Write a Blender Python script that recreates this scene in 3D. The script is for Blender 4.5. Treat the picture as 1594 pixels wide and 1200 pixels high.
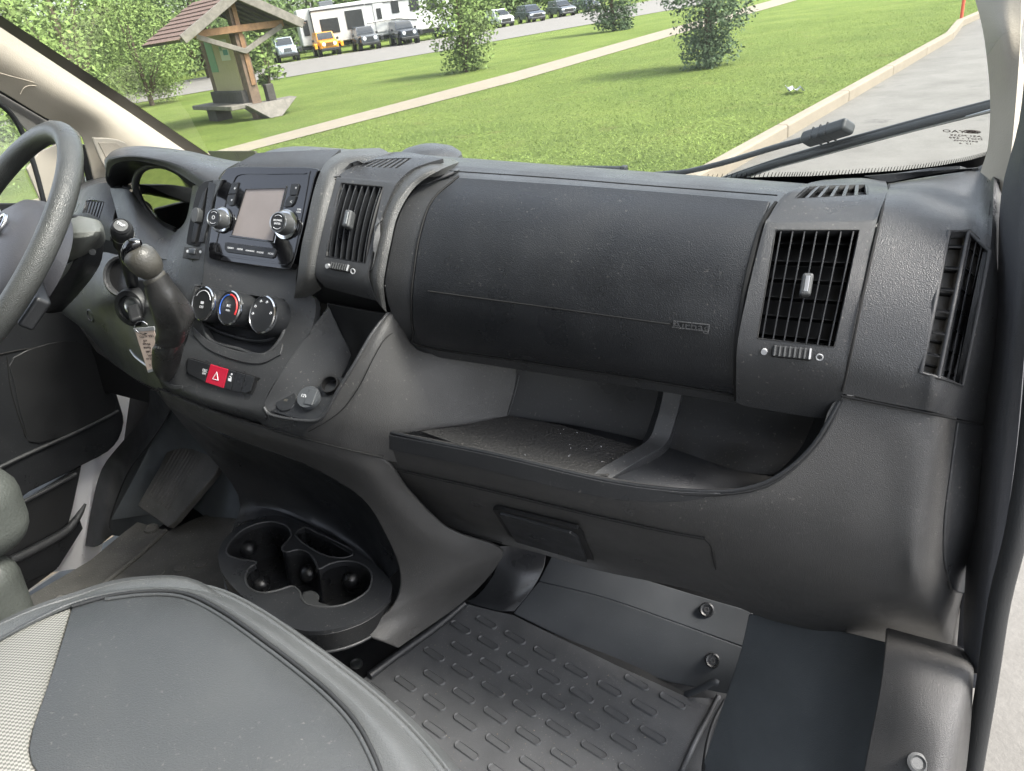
import bpy, bmesh, math, random
from mathutils import Vector as V, Matrix as M
from mathutils.geometry import tessellate_polygon
R_ = math.radians
random.seed(7)
sc = bpy.context.scene
for o in list(bpy.data.objects): bpy.data.objects.remove(o)
C = sc.collection

# ------------------------------------------------------------------ camera, sky, sun, exposure
IW, IH, FPX = 1594.0, 1200.0, 1150.0
CAM_H = 1.75
def cam_axes(yaw, pitch, roll):
    y, p, r = R_(yaw), R_(pitch), R_(roll)
    f = V((-math.sin(y)*math.cos(p), math.cos(y)*math.cos(p), -math.sin(p)))
    r0 = V((math.cos(y), math.sin(y), 0)); u0 = r0.cross(f)
    return r0*math.cos(r) - u0*math.sin(r), r0*math.sin(r) + u0*math.cos(r), f
def cam_matrix(pos, ax):
    r, u, f = ax
    m = M((( r.x, u.x, -f.x, pos.x), (r.y, u.y, -f.y, pos.y), (r.z, u.z, -f.z, pos.z), (0, 0, 0, 1)))
    return m
WPOS, WAX = V((0, 0, CAM_H)), cam_axes(0, 27.2, 7.9)          # outdoors, level ground
CPOS, CAX = V((.78, 0, 1.1)), cam_axes(24.4, 26, 0)           # inside the van, x right, y forward, z up from the cab floor
CAMW = cam_matrix(WPOS, WAX)
VAN = CAMW @ cam_matrix(CPOS, CAX).inverted()                 # the van stands on a cross slope
cam = bpy.data.cameras.new('camera'); co = bpy.data.objects.new('camera', cam); C.objects.link(co)
cam.sensor_fit = 'HORIZONTAL'; cam.sensor_width = 36; cam.lens = 36*FPX/IW
cam.clip_start = .02; cam.clip_end = 900; co.matrix_world = CAMW; sc.camera = co
SUN_EL, SUN_AZ = 52, 112          # azimuth clockwise from +y
w = bpy.data.worlds.new('World'); sc.world = w; w.use_nodes = True
nt = w.node_tree; bg = nt.nodes['Background']
sky = nt.nodes.new('ShaderNodeTexSky'); sky.sky_type = 'NISHITA'; sky.sun_disc = False
sky.sun_elevation = R_(SUN_EL); sky.sun_rotation = R_(SUN_AZ); sky.air_density = 1.0; sky.dust_density = 3.0; sky.ozone_density = 1.0
hs = nt.nodes.new('ShaderNodeHueSaturation'); hs.inputs['Saturation'].default_value = .42      # thin bright cloud
nt.links.new(sky.outputs[0], hs.inputs['Color']); nt.links.new(hs.outputs[0], bg.inputs[0]); bg.inputs[1].default_value = .14
sl = bpy.data.lights.new('sun', 'SUN'); so = bpy.data.objects.new('sun', sl); C.objects.link(so)
sl.energy = 1.5; sl.angle = R_(14); sl.color = (1, .95, .87)
sd = V((math.sin(R_(SUN_AZ))*math.cos(R_(SUN_EL)), math.cos(R_(SUN_AZ))*math.cos(R_(SUN_EL)), math.sin(R_(SUN_EL))))
so.rotation_euler = sd.to_track_quat('Z', 'Y').to_euler(); so.location = (8, -6, 20)
sc.view_settings.view_transform = 'Standard'; sc.view_settings.look = 'None'
sc.view_settings.gamma = 1; sc.view_settings.use_curve_mapping = False
sc.view_settings.exposure = 2.22
sc.render.engine = 'CYCLES'
cy = sc.cycles; cy.use_denoising = True; cy.max_bounces = 8; cy.transparent_max_bounces = 16; cy.caustics_reflective = False; cy.caustics_refractive = False

# ------------------------------------------------------------------ finding points: pixel of the photograph + a real depth
def rayv(px, py):
    a, b = (px - 797)/FPX, (600 - py)/FPX
    return CAX[2] + CAX[0]*a + CAX[1]*b
def at(px, py, X=None, Y=None, Z=None):
    d = rayv(px, py)
    t = (X-CPOS.x)/d.x if X is not None else (Y-CPOS.y)/d.y if Y is not None else (Z-CPOS.z)/d.z
    return CPOS + d*t
def g(px, py, z=0.0):
    a, b = (px - 797)/FPX, (600 - py)/FPX
    d = WAX[2] + WAX[0]*a + WAX[1]*b
    return WPOS + d*((z - WPOS.z)/d.z)
def gy(px, py, dist):
    a, b = (px - 797)/FPX, (600 - py)/FPX
    d = WAX[2] + WAX[0]*a + WAX[1]*b
    return WPOS + d*(dist/d.y)
def cr(p, k):
    """Catmull-Rom through p, k steps a span"""
    if k <= 1 or len(p) < 2: return list(p)
    out = []
    n = len(p)
    for i in range(n-1):
        a = p[i-1] if i > 0 else p[i]*2 - p[i+1]
        b, c = p[i], p[i+1]
        d = p[i+2] if i+2 < n else p[i+1]*2 - p[i]
        for j in range(k):
            t = j/k; t2 = t*t; t3 = t2*t
            out.append((b*2 + (c-a)*t + (a*2 - b*5 + c*4 - d)*t2 + (b*3 - a - c*3 + d)*t3)*.5)
    out.append(p[-1]); return out
def crloop(p, k):
    n = len(p); out = []
    for i in range(n):
        a, b, c, d = p[i-1], p[i], p[(i+1) % n], p[(i+2) % n]
        for j in range(k):
            t = j/k; t2 = t*t; t3 = t2*t
            out.append((b*2 + (c-a)*t + (a*2 - b*5 + c*4 - d)*t2 + (b*3 - a - c*3 + d)*t3)*.5)
    return out
def mkprof(pts, k=6): return cr([V((0, y, z)) for y, z in pts], k)
PASS = mkprof([(1.75,.75),(1.55,.80),(1.35,.852),(1.15,.893),(1.04,.908),(.98,.911),(.935,.900),(.888,.868),(.853,.82),(.836,.775),(.838,.73),(.858,.69),(.88,.655)])
CENT = mkprof([(1.75,.76),(1.5,.82),(1.25,.885),(1.08,.918),(1.0,.923),(.955,.915),(.918,.888),(.888,.83),(.860,.765),(.838,.73),(.802,.672),(.768,.618),(.752,.565),(.755,.53),(.785,.50)])
LOWR = mkprof([(.86,.80),(.842,.74),(.825,.69),(.812,.64),(.802,.59),(.802,.545),(.816,.49),(.842,.43),(.88,.37),(.93,.32),(1.0,.28)])
def S(px, py, off=0.0, prof=None):
    """the point of the dash profile (swept along x, moved off towards the seats) that a pixel shows"""
    prof = prof or PASS
    d = rayv(px, py); n = len(prof); q = []
    for i in range(n):
        t = (prof[min(i+1, n-1)] - prof[max(i-1, 0)]).normalized()
        q.append(prof[i] + V((0, t.z, -t.y))*off)
    best = None
    for i in range(n-1):
        a, b = q[i], q[i+1]
        if i == 0: a = a + (a-b)*6
        if i == n-2: b = b + (b-a)*6
        # ray: y = d.y t, z = 1.1 + d.z t
        ex, ez = b.y-a.y, b.z-a.z
        det = d.y*(-ez) + ex*d.z
        if abs(det) < 1e-9: continue
        rx, rz = a.y - CPOS.y, a.z - CPOS.z
        t = (rx*(-ez) + ex*rz)/det; s = (d.y*rz - d.z*rx)/det
        if t > 0 and -1e-6 <= s <= 1+1e-6 and (best is None or t < best): best = t
    if best is None:
        m = min(q, key=lambda p: abs((p.z-CPOS.z) - d.z/d.y*(p.y-CPOS.y)))
        best = (m.y-CPOS.y)/d.y
    return CPOS + d*best
def SR(prof, off, *rows):
    return [[S(p[0], p[1], off + (p[2] if len(p) > 2 else 0), prof) for p in r] for r in rows]
def YR(*rows): return [[at(p[0], p[1], Y=p[2]) for p in r] for r in rows]
def XR(*rows): return [[at(p[0], p[1], X=p[2]) for p in r] for r in rows]
def ZR(*rows): return [[at(p[0], p[1], Z=p[2]) for p in r] for r in rows]
class PL:
    def __init__(s, a, b, c):
        s.p = a; s.n = (b-a).cross(c-a).normalized()
        if s.n.dot(CPOS - a) < 0: s.n = -s.n
    def at(s, px, py, h=0.0):
        d = rayv(px, py); return CPOS + d*((s.p + s.n*h - CPOS).dot(s.n)/d.dot(s.n))
    def pts(s, l, h=0.0): return [s.at(x, y, h) for x, y in l]

# ------------------------------------------------------------------ materials
MAT = {}
def mat(name, col, rough=.5, metal=0, grain=0, gscale=700, leather=0, lscale=300, var=0, vscale=8, spec=.5, coat=0, dust=0, trans=0, sub=None, island=0, rvar=0):
    m = bpy.data.materials.new(name); m.use_nodes = True; MAT[name] = m
    n = m.node_tree.nodes; l = m.node_tree.links; b = n['Principled BSDF']
    b.inputs['Base Color'].default_value = (*col, 1); b.inputs['Roughness'].default_value = rough; b.inputs['Metallic'].default_value = metal
    b.inputs['Specular IOR Level'].default_value = spec
    if coat: b.inputs['Coat Weight'].default_value = coat; b.inputs['Coat Roughness'].default_value = .03
    tc = n.new('ShaderNodeTexCoord'); colsock = None
    if var or dust or island or rvar:
        rgb = n.new('ShaderNodeRGB'); rgb.outputs[0].default_value = (*col, 1); colsock = rgb.outputs[0]
    if var:
        t = n.new('ShaderNodeTexNoise'); t.inputs['Scale'].default_value = vscale; t.inputs['Detail'].default_value = 6; t.inputs['Roughness'].default_value = .65
        l.new(tc.outputs['Object'], t.inputs['Vector'])
        mr = n.new('ShaderNodeMapRange'); mr.inputs[1].default_value = .3; mr.inputs[2].default_value = .7; mr.inputs[3].default_value = 1-var; mr.inputs[4].default_value = 1+var
        l.new(t.outputs[0], mr.inputs[0])
        mx = n.new('ShaderNodeVectorMath'); mx.operation = 'SCALE'; l.new(colsock, mx.inputs[0]); l.new(mr.outputs[0], mx.inputs['Scale']); colsock = mx.outputs[0]
    if island:
        ge = n.new('ShaderNodeNewGeometry'); mr = n.new('ShaderNodeMapRange'); mr.inputs[3].default_value = 1-island; mr.inputs[4].default_value = 1+island
        l.new(ge.outputs['Random Per Island'], mr.inputs[0])
        mx = n.new('ShaderNodeVectorMath'); mx.operation = 'SCALE'; l.new(colsock, mx.inputs[0]); l.new(mr.outputs[0], mx.inputs['Scale']); colsock = mx.outputs[0]
    if dust:
        t = n.new('ShaderNodeTexNoise'); t.inputs['Scale'].default_value = 260; t.inputs['Detail'].default_value = 2
        l.new(tc.outputs['Object'], t.inputs['Vector'])
        t2 = n.new('ShaderNodeTexNoise'); t2.inputs['Scale'].default_value = 9; t2.inputs['Detail'].default_value = 3
        l.new(tc.outputs['Object'], t2.inputs['Vector'])
        r1 = n.new('ShaderNodeMapRange'); r1.inputs[1].default_value = .65; r1.inputs[2].default_value = .76; l.new(t.outputs[0], r1.inputs[0])
        r2 = n.new('ShaderNodeMapRange'); r2.inputs[1].default_value = .4; r2.inputs[2].default_value = .7; r2.inputs[3].default_value = .15; l.new(t2.outputs[0], r2.inputs[0])
        mu = n.new('ShaderNodeMath'); mu.operation = 'MULTIPLY'; l.new(r1.outputs[0], mu.inputs[0]); l.new(r2.outputs[0], mu.inputs[1])
        mu2 = n.new('ShaderNodeMath'); mu2.operation = 'MULTIPLY'; l.new(mu.outputs[0], mu2.inputs[0]); mu2.inputs[1].default_value = dust*1.4
        mm = n.new('ShaderNodeMix'); mm.data_type = 'RGBA'; l.new(mu2.outputs[0], mm.inputs[0]); l.new(colsock, mm.inputs[6]); mm.inputs[7].default_value = (.42, .39, .35, 1); colsock = mm.outputs[2]
    if colsock is not None: l.new(colsock, b.inputs['Base Color'])
    h = None
    if grain:
        t = n.new('ShaderNodeTexNoise'); t.inputs['Scale'].default_value = gscale; t.inputs['Detail'].default_value = 2
        l.new(tc.outputs['Object'], t.inputs['Vector'])
        bp = n.new('ShaderNodeBump'); bp.inputs['Strength'].default_value = grain; bp.inputs['Distance'].default_value = .0012
        l.new(t.outputs[0], bp.inputs['Height']); h = bp
        rr = n.new('ShaderNodeMapRange'); rr.inputs[1].default_value = .3; rr.inputs[2].default_value = .7; rr.inputs[3].default_value = max(.05, rough-.12); rr.inputs[4].default_value = min(1, rough+.12)
        t3 = n.new('ShaderNodeTexNoise'); t3.inputs['Scale'].default_value = 14; t3.inputs['Detail'].default_value = 5; l.new(tc.outputs['Object'], t3.inputs['Vector'])
        l.new(t3.outputs[0], rr.inputs[0]); l.new(rr.outputs[0], b.inputs['Roughness'])
    if leather:
        t = n.new('ShaderNodeTexVoronoi'); t.inputs['Scale'].default_value = lscale; t.feature = 'SMOOTH_F1'
        l.new(tc.outputs['Object'], t.inputs['Vector'])
        bp = n.new('ShaderNodeBump'); bp.inputs['Strength'].default_value = leather; bp.inputs['Distance'].default_value = .0015
        l.new(t.outputs[0], bp.inputs['Height'])
        if h: l.new(h.outputs[0], bp.inputs['Normal'])
        h = bp
    if h: l.new(h.outputs[0], b.inputs['Normal'])
    if name.startswith('leaf') or name == 'grass_blade':      # leaves are thin and bent: soften the facet shading, let light through
        ge = n.new('ShaderNodeNewGeometry'); sc_ = n.new('ShaderNodeVectorMath'); sc_.operation = 'SCALE'; sc_.inputs['Scale'].default_value = .55; l.new(ge.outputs['Normal'], sc_.inputs[0])
        ad = n.new('ShaderNodeVectorMath'); ad.operation = 'ADD'; ad.inputs[1].default_value = (0, 0, .6); l.new(sc_.outputs[0], ad.inputs[0])
        nm = n.new('ShaderNodeVectorMath'); nm.operation = 'NORMALIZE'; l.new(ad.outputs[0], nm.inputs[0]); l.new(nm.outputs[0], b.inputs['Normal'])
        b.inputs['Specular IOR Level'].default_value = .15
    return m
mat('plastic', (.036,.037,.039), .35, grain=.55, gscale=1150, var=.10, vscale=10, dust=.25)
mat('speckled_plastic', (.056,.056,.054), .34, grain=1.0, gscale=620, var=.12, vscale=10, dust=.3)
mat('airbag_skin', (.0130,.0140,.0160), .33, leather=.30, lscale=900, grain=.25, gscale=700, var=.10, dust=.13)
mat('leather_plastic', (.043,.044,.046), .36, leather=.34, lscale=1050, grain=.3, var=.1, dust=.2)
mat('warm_plastic', (.050,.0492,.0485), .39, grain=.7, gscale=1050, var=.14, vscale=6, dust=.2)
mat('smooth_plastic', (.017,.018,.020), .36, grain=.25, gscale=1200, var=.1, dust=.15)
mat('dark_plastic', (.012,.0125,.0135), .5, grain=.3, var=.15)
mat('tray_black', (.0085,.009,.010), .30, grain=.3, gscale=1000, dust=.25)
mat('black', (.004,.004,.0045), .6)
mat('seam', (.004,.004,.004), .8)
mat('piano_black', (.004,.004,.005), .06, coat=.6, spec=.6)
mat('chrome', (.72,.73,.75), .14, metal=1)
mat('satin_metal', (.45,.46,.47), .3, metal=1)
mat('knob_rubber', (.055,.057,.058), .5, grain=.3, gscale=900)
mat('screen_reflection', (.23,.20,.19), .38, var=.06, vscale=30, spec=.6)  # pinkish grey of the reflection on the dark screen, put in the base colour
mat('white_print', (.62,.63,.65), .5)
mat('soft_print', (.34,.345,.355), .5)
mat('grey_print', (.30,.31,.32), .5)
mat('red_print', (.55,.03,.03), .5)
mat('blue_print', (.03,.12,.5), .5)
mat('orange_print', (.6,.12,.03), .5)
mat('hazard_red', (.40,.012,.035), .42)
mat('beige_trim', (.46,.415,.345), .6, grain=.3, gscale=500, var=.04)
mat('beige_dark', (.42,.37,.30), .7, grain=.8, gscale=400)
mat('grey_trim', (.17,.165,.155), .6, grain=.3)
mat('column_grey', (.12,.125,.115), .5, grain=.5, gscale=600, var=.08)
mat('wheel_leather', (.050,.052,.050), .38, leather=.5, lscale=800, grain=.3, var=.25, vscale=14)
mat('pad_plastic', (.050,.050,.056), .45, grain=.35, gscale=700)
mat('boot_leather', (.026,.0255,.025), .33, leather=.22, lscale=900, grain=.2, gscale=500, var=.3, vscale=30)
mat('knob_worn', (.050,.047,.040), .40, grain=.5, gscale=500, var=.25, vscale=40)
mat('seat_leather', (.050,.053,.054), .43, leather=.28, lscale=900, grain=.2, var=.07, vscale=7, dust=.2)
mat('seat_leather_light', (.082,.086,.086), .42, leather=.28, lscale=850, grain=.2, var=.08, vscale=7, dust=.15)
mat('old_seat', (.070,.076,.069), .5, leather=.4, grain=.3, var=.15)
mat('stitch', (.30,.29,.25), .7)
mat('seal_fabric', (.066,.068,.075), .55, grain=.5, gscale=900, var=.1)
mat('rubber', (.016,.017,.018), .62, grain=.4, var=.15)
mat('mat_rubber', (.064,.066,.069), .40, grain=.6, gscale=900, var=.18, vscale=9, dust=.35)
mat('old_mat', (.068,.065,.058), .6, grain=.8, gscale=420, var=.35, vscale=9, dust=.8)
mat('carpet', (.082,.092,.099), .7, grain=.7, gscale=900, var=.15)
mat('kick_grey', (.046,.050,.055), .5, grain=.25, gscale=900, var=.07, dust=.1)
mat('shelf_net', (.027,.0265,.026), .7, leather=1.0, lscale=240, dust=.35, var=.2)
mat('white_paint', (.76,.75,.77), .35, coat=.3, var=.03)
mat('paper', (.62,.50,.42), .7, var=.05, vscale=60)
mat('ink', (.06,.045,.04), .7)
mat('aluminium', (.55,.55,.53), .35, metal=1)
mat('frit', (.004,.004,.005), .35)
mat('wiper_rubber', (.018,.022,.024), .42, grain=.2)
# outdoors
mat('concrete', (.43,.41,.38), .85, grain=.0, var=.12, vscale=2.5)
mat('path_concrete', (.245,.21,.16), .85, var=.08, vscale=3)
mat('road_grey', (.185,.173,.16), .85, var=.08, vscale=1.2)
mat('bark', (.09,.065,.045), .85, var=.3, vscale=12)
mat('leaf', (.112,.165,.058), .6, island=.22, var=.45, vscale=.6)
mat('leaf_light', (.165,.235,.070), .6, island=.22, var=.35, vscale=1.2)
mat('leaf_grey', (.100,.148,.075), .6, island=.25, var=.35, vscale=1.6)
mat('timber', (.14,.095,.065), .8, var=.35, vscale=9)
mat('timber_orange', (.21,.115,.055), .75, var=.3, vscale=9)
mat('timber_grey', (.165,.15,.13), .8, var=.3, vscale=7)
mat('timber_dark', (.05,.045,.04), .8, var=.3, vscale=7)
mat('shingle', (.155,.098,.080), .85, var=.3, vscale=6, island=.25)
mat('board', (.42,.37,.22), .7, var=.05)
mat('poster_green', (.14,.30,.17), .6); mat('poster_white', (.52,.55,.47), .6); mat('poster_teal', (.06,.25,.24), .6)
mat('rv_white', (.52,.52,.51), .4, var=.04); mat('rv_dark', (.02,.022,.025), .2); mat('tyre', (.012,.012,.012), .8)
mat('car_glass', (.015,.02,.025), .06, spec=.8)
mat('car_silver', (.42,.47,.52), .25, coat=.6); mat('car_orange', (.75,.32,.02), .3, coat=.6); mat('car_grey', (.10,.11,.125), .25, coat=.6)
mat('car_dark', (.045,.055,.075), .22, coat=.6); mat('car_white', (.70,.72,.73), .25, coat=.6); mat('car_black', (.015,.016,.018), .3, coat=.5)
mat('lamp_lens', (.75,.78,.8), .15); mat('red_paint', (.62,.10,.05), .5)

def special(name, build):
    m = bpy.data.materials.new(name); m.use_nodes = True; MAT[name] = m
    n = m.node_tree.nodes; l = m.node_tree.links
    build(m, n, l, n['Principled BSDF'], n['Material Output'])
def b_glass(m, n, l, b, out):
    n.remove(b); tr = n.new('ShaderNodeBsdfTransparent'); tr.inputs[0].default_value = (.93, .955, .93, 1)
    gl = n.new('ShaderNodeBsdfGlossy'); gl.inputs['Roughness'].default_value = .02
    df = n.new('ShaderNodeBsdfDiffuse'); df.inputs[0].default_value = (.8, .82, .8, 1)
    fr = n.new('ShaderNodeFresnel'); fr.inputs[0].default_value = 1.35
    # a streaky white veil that puts haze and reflections into the glass
    tc = n.new('ShaderNodeTexCoord'); nz = n.new('ShaderNodeTexNoise'); nz.inputs['Scale'].default_value = 5; nz.inputs['Detail'].default_value = 5
    l.new(tc.outputs['Object'], nz.inputs[0]); mr = n.new('ShaderNodeMapRange'); mr.inputs[1].default_value = .35; mr.inputs[2].default_value = .75; mr.inputs[3].default_value = .065; mr.inputs[4].default_value = .14
    l.new(nz.outputs[0], mr.inputs[0])
    m0 = n.new('ShaderNodeMixShader'); l.new(mr.outputs[0], m0.inputs[0]); l.new(tr.outputs[0], m0.inputs[1]); l.new(df.outputs[0], m0.inputs[2])
    mx = n.new('ShaderNodeMixShader'); l.new(fr.outputs[0], mx.inputs[0]); l.new(m0.outputs[0], mx.inputs[1]); l.new(gl.outputs[0], mx.inputs[2])
    l.new(mx.outputs[0], out.inputs[0])
special('glass', b_glass)
def b_lens(m, n, l, b, out):
    n.remove(b); tr = n.new('ShaderNodeBsdfTransparent'); tr.inputs[0].default_value = (.55, .56, .55, 1)
    gl = n.new('ShaderNodeBsdfGlossy'); gl.inputs['Roughness'].default_value = .03; gl.inputs[0].default_value = (.9, .9, .85, 1)
    mx = n.new('ShaderNodeMixShader'); mx.inputs[0].default_value = .55; l.new(tr.outputs[0], mx.inputs[1]); l.new(gl.outputs[0], mx.inputs[2]); l.new(mx.outputs[0], out.inputs[0])
special('lens', b_lens)
def b_cloth(m, n, l, b, out):
    tc = n.new('ShaderNodeTexCoord'); ck = n.new('ShaderNodeTexChecker'); ck.inputs['Scale'].default_value = 430
    ck.inputs[1].default_value = (.30, .293, .265, 1); ck.inputs[2].default_value = (.13, .13, .115, 1)
    mp = n.new('ShaderNodeMapping'); mp.inputs['Rotation'].default_value = (0, 0, .5); l.new(tc.outputs['Object'], mp.inputs[0]); 
    cx = n.new('ShaderNodeVectorMath'); cx.operation = 'MULTIPLY'; cx.inputs[1].default_value = (1, 1, 0); l.new(mp.outputs[0], cx.inputs[0]); l.new(cx.outputs[0], ck.inputs[0])
    l.new(ck.outputs[0], b.inputs[0]); b.inputs['Roughness'].default_value = .9
    bp = n.new('ShaderNodeBump'); bp.inputs['Strength'].default_value = .6; bp.inputs['Distance'].default_value = .001; l.new(ck.outputs[1], bp.inputs['Height']); l.new(bp.outputs[0], b.inputs['Normal'])
special('cloth', b_cloth)
def b_grass(m, n, l, b, out):
    tc = n.new('ShaderNodeTexCoord')
    def noise(s, d, r=.6):
        t = n.new('ShaderNodeTexNoise'); t.inputs['Scale'].default_value = s; t.inputs['Detail'].default_value = d; t.inputs['Roughness'].default_value = r; l.new(tc.outputs['Object'], t.inputs[0]); return t.outputs[0]
    cr1 = n.new('ShaderNodeValToRGB'); e = cr1.color_ramp.elements
    e[0].position = .3; e[0].color = (.120, .175, .040, 1); e[1].position = .7; e[1].color = (.205, .262, .066, 1)
    l.new(noise(.45, 8, .7), cr1.inputs[0])
    cr2 = n.new('ShaderNodeValToRGB'); e = cr2.color_ramp.elements
    e[0].position = .35; e[0].color = (.55, .55, .55, 1); e[1].position = .7; e[1].color = (1.35, 1.35, 1.35, 1)
    l.new(noise(14, 6, .75), cr2.inputs[0])
    mx = n.new('ShaderNodeMix'); mx.data_type = 'RGBA'; mx.blend_type = 'MULTIPLY'; mx.inputs[0].default_value = .75; l.new(cr1.outputs[0], mx.inputs[6]); l.new(cr2.outputs[0], mx.inputs[7])
    # dry straw patches
    cr3 = n.new('ShaderNodeMapRange'); cr3.inputs[1].default_value = .58; cr3.inputs[2].default_value = .72; l.new(noise(1.3, 5), cr3.inputs[0])
    mu = n.new('ShaderNodeMath'); mu.operation = 'MULTIPLY'; mu.inputs[1].default_value = .4; l.new(cr3.outputs[0], mu.inputs[0])
    m2 = n.new('ShaderNodeMix'); m2.data_type = 'RGBA'; l.new(mu.outputs[0], m2.inputs[0]); l.new(mx.outputs[2], m2.inputs[6]); m2.inputs[7].default_value = (.20, .175, .07, 1)
    l.new(m2.outputs[2], b.inputs[0]); b.inputs['Roughness'].default_value = .9; b.inputs['Specular IOR Level'].default_value = .1
    bp = n.new('ShaderNodeBump'); bp.inputs['Strength'].default_value = 1; bp.inputs['Distance'].default_value = .06; l.new(noise(24, 5, .8), bp.inputs['Height']); l.new(bp.outputs[0], b.inputs['Normal'])
special('grass', b_grass)
def b_lot(m, n, l, b, out):
    tc = n.new('ShaderNodeTexCoord')
    def noise(s, d, r=.6):
        t = n.new('ShaderNodeTexNoise'); t.inputs['Scale'].default_value = s; t.inputs['Detail'].default_value = d; t.inputs['Roughness'].default_value = r; l.new(tc.outputs['Object'], t.inputs[0]); return t.outputs[0]
    c1 = n.new('ShaderNodeValToRGB'); e = c1.color_ramp.elements
    e[0].position = .3; e[0].color = (.112, .106, .095, 1); e[1].position = .65; e[1].color = (.176, .168, .153, 1); l.new(noise(1.1, 8, .7), c1.inputs[0])
    c2 = n.new('ShaderNodeMapRange'); c2.inputs[1].default_value = .3; c2.inputs[2].default_value = .7; c2.inputs[3].default_value = .9; c2.inputs[4].default_value = 1.07; l.new(noise(60, 4, .8), c2.inputs[0])
    mx = n.new('ShaderNodeVectorMath'); mx.operation = 'SCALE'; l.new(c1.outputs[0], mx.inputs[0]); l.new(c2.outputs[0], mx.inputs['Scale'])
    c3 = n.new('ShaderNodeMapRange'); c3.inputs[1].default_value = .56; c3.inputs[2].default_value = .66; c3.inputs[3].default_value = 1; c3.inputs[4].default_value = .5; l.new(noise(.55, 7, .75), c3.inputs[0])      # oil and water stains
    m3 = n.new('ShaderNodeVectorMath'); m3.operation = 'SCALE'; l.new(mx.outputs[0], m3.inputs[0]); l.new(c3.outputs[0], m3.inputs['Scale']); l.new(m3.outputs[0], b.inputs[0]); b.inputs['Roughness'].default_value = .9
    bp = n.new('ShaderNodeBump'); bp.inputs['Strength'].default_value = .25; bp.inputs['Distance'].default_value = .01; l.new(noise(80, 3), bp.inputs['Height']); l.new(bp.outputs[0], b.inputs['Normal'])
special('lot', b_lot)
mat('grass_blade', (.172,.235,.058), .7, island=.18, var=.3, vscale=.5)

# ------------------------------------------------------------------ building helpers
BASE = {}
WORLD = M.Identity(4)
def thing(name, label, cat, base, frame=None, group=None):
    frame = VAN if frame is None else frame
    o = bpy.data.objects.new(name, None); C.objects.link(o); base = V(base)
    o.empty_display_size = .05
    o.matrix_world = frame @ M.Translation(base); BASE[o.name] = base
    o['label'] = label; o['category'] = cat
    if group: o['group'] = group
    return o
def mk(name, verts, faces, m, parent=None, smooth=True, solid=0, bev=0, seg=2, label=None, ang=35, base=None, frame=None, kind=None, cat=None, flip=False):
    me = bpy.data.meshes.new(name)
    b = BASE[parent.name] if parent is not None else V(base if base is not None else verts[0])
    me.from_pydata([V(v) - b for v in verts], [], faces); me.validate()
    if flip: me.flip_normals()
    if isinstance(m, str): m = MAT[m]
    me.materials.append(m)
    o = bpy.data.objects.new(name, me); C.objects.link(o)
    if smooth:
        for p in me.polygons: p.use_smooth = True
        me.set_sharp_from_angle(angle=R_(ang))
    if parent is not None:
        o.parent = parent; BASE[o.name] = b
    else:
        o.matrix_world = (VAN if frame is None else frame) @ M.Translation(b); BASE[o.name] = b
    if solid:
        md = o.modifiers.new('thickness', 'SOLIDIFY'); md.thickness = solid; md.offset = -1
    if bev:
        md = o.modifiers.new('edge', 'BEVEL'); md.width = bev; md.segments = seg; md.limit_method = 'ANGLE'; md.angle_limit = R_(38); md.harden_normals = True
    if label: o['label'] = label
    if kind: o['kind'] = kind
    if cat: o['category'] = cat
    return o
def patch(name, rows, m, parent, k=4, holes=(), th=.004, bev=.0015, label=None, ku=None, **kw):
    ku = ku or k
    r1 = [cr(r, k) for r in rows]
    cols = list(zip(*r1)); c2 = [cr(list(c), ku) for c in cols]
    nr, nc = len(c2[0]), len(c2)
    verts = [c2[j][i] for i in range(nr) for j in range(nc)]
    faces = []
    for i in range(nr-1):
        for j in range(nc-1):
            if (i//ku, j//k) in holes: continue
            faces.append((i*nc+j, i*nc+j+1, (i+1)*nc+j+1, (i+1)*nc+j))
    s = 0
    for f_ in faces:
        a, b, c = (verts[x] for x in f_[:3]); n_ = (b-a).cross(c-a); s += n_.dot(CPOS-a)
    return mk(name, verts, faces, m, parent, solid=th, bev=bev, label=label, flip=s < 0, **kw)
def slab(name, pts, n, h0, h1, m, parent, bev=.001, holes=(), smooth=True, **kw):
    loops = [pts] + list(holes); verts = []; faces = []; idx = []
    for lp in loops:
        st = len(verts); k = len(lp); idx.append((st, k))
        verts += [p + n*h1 for p in lp]; verts += [p + n*h0 for p in lp]
    flat = []; mp = []
    for (st, k), lp in zip(idx, loops):
        for i in range(k): mp.append(st+i)
    if len(loops) == 1:
        st, k = idx[0]; faces.append(tuple(range(st, st+k))); faces.append(tuple(range(st+2*k-1, st+k-1, -1)))
    else:
        for t in tessellate_polygon([[V(p) for p in lp] for lp in loops]):
            faces.append(tuple(mp[i] for i in t))
            def dn(v):
                for st, k in idx:
                    if st <= v < st+k: return v+k
            faces.append(tuple(dn(mp[i]) for i in reversed(t)))
    for st, k in idx:
        for i in range(k):
            j = (i+1) % k; faces.append((st+i, st+k+i, st+k+j, st+j))
    me_o = mk(name, verts, faces, m, parent, smooth=smooth, bev=bev, **kw)
    bm = bmesh.new(); bm.from_mesh(me_o.data); bmesh.ops.recalc_face_normals(bm, faces=bm.faces); bm.to_mesh(me_o.data); bm.free()
    if smooth: me_o.data.set_sharp_from_angle(angle=R_(35))
    return me_o
def frame_of(axis):
    a = axis.normalized(); h = V((0, 0, 1)) if abs(a.z) < .9 else V((1, 0, 0))
    u = h.cross(a).normalized(); return u, a.cross(u), a
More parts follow.
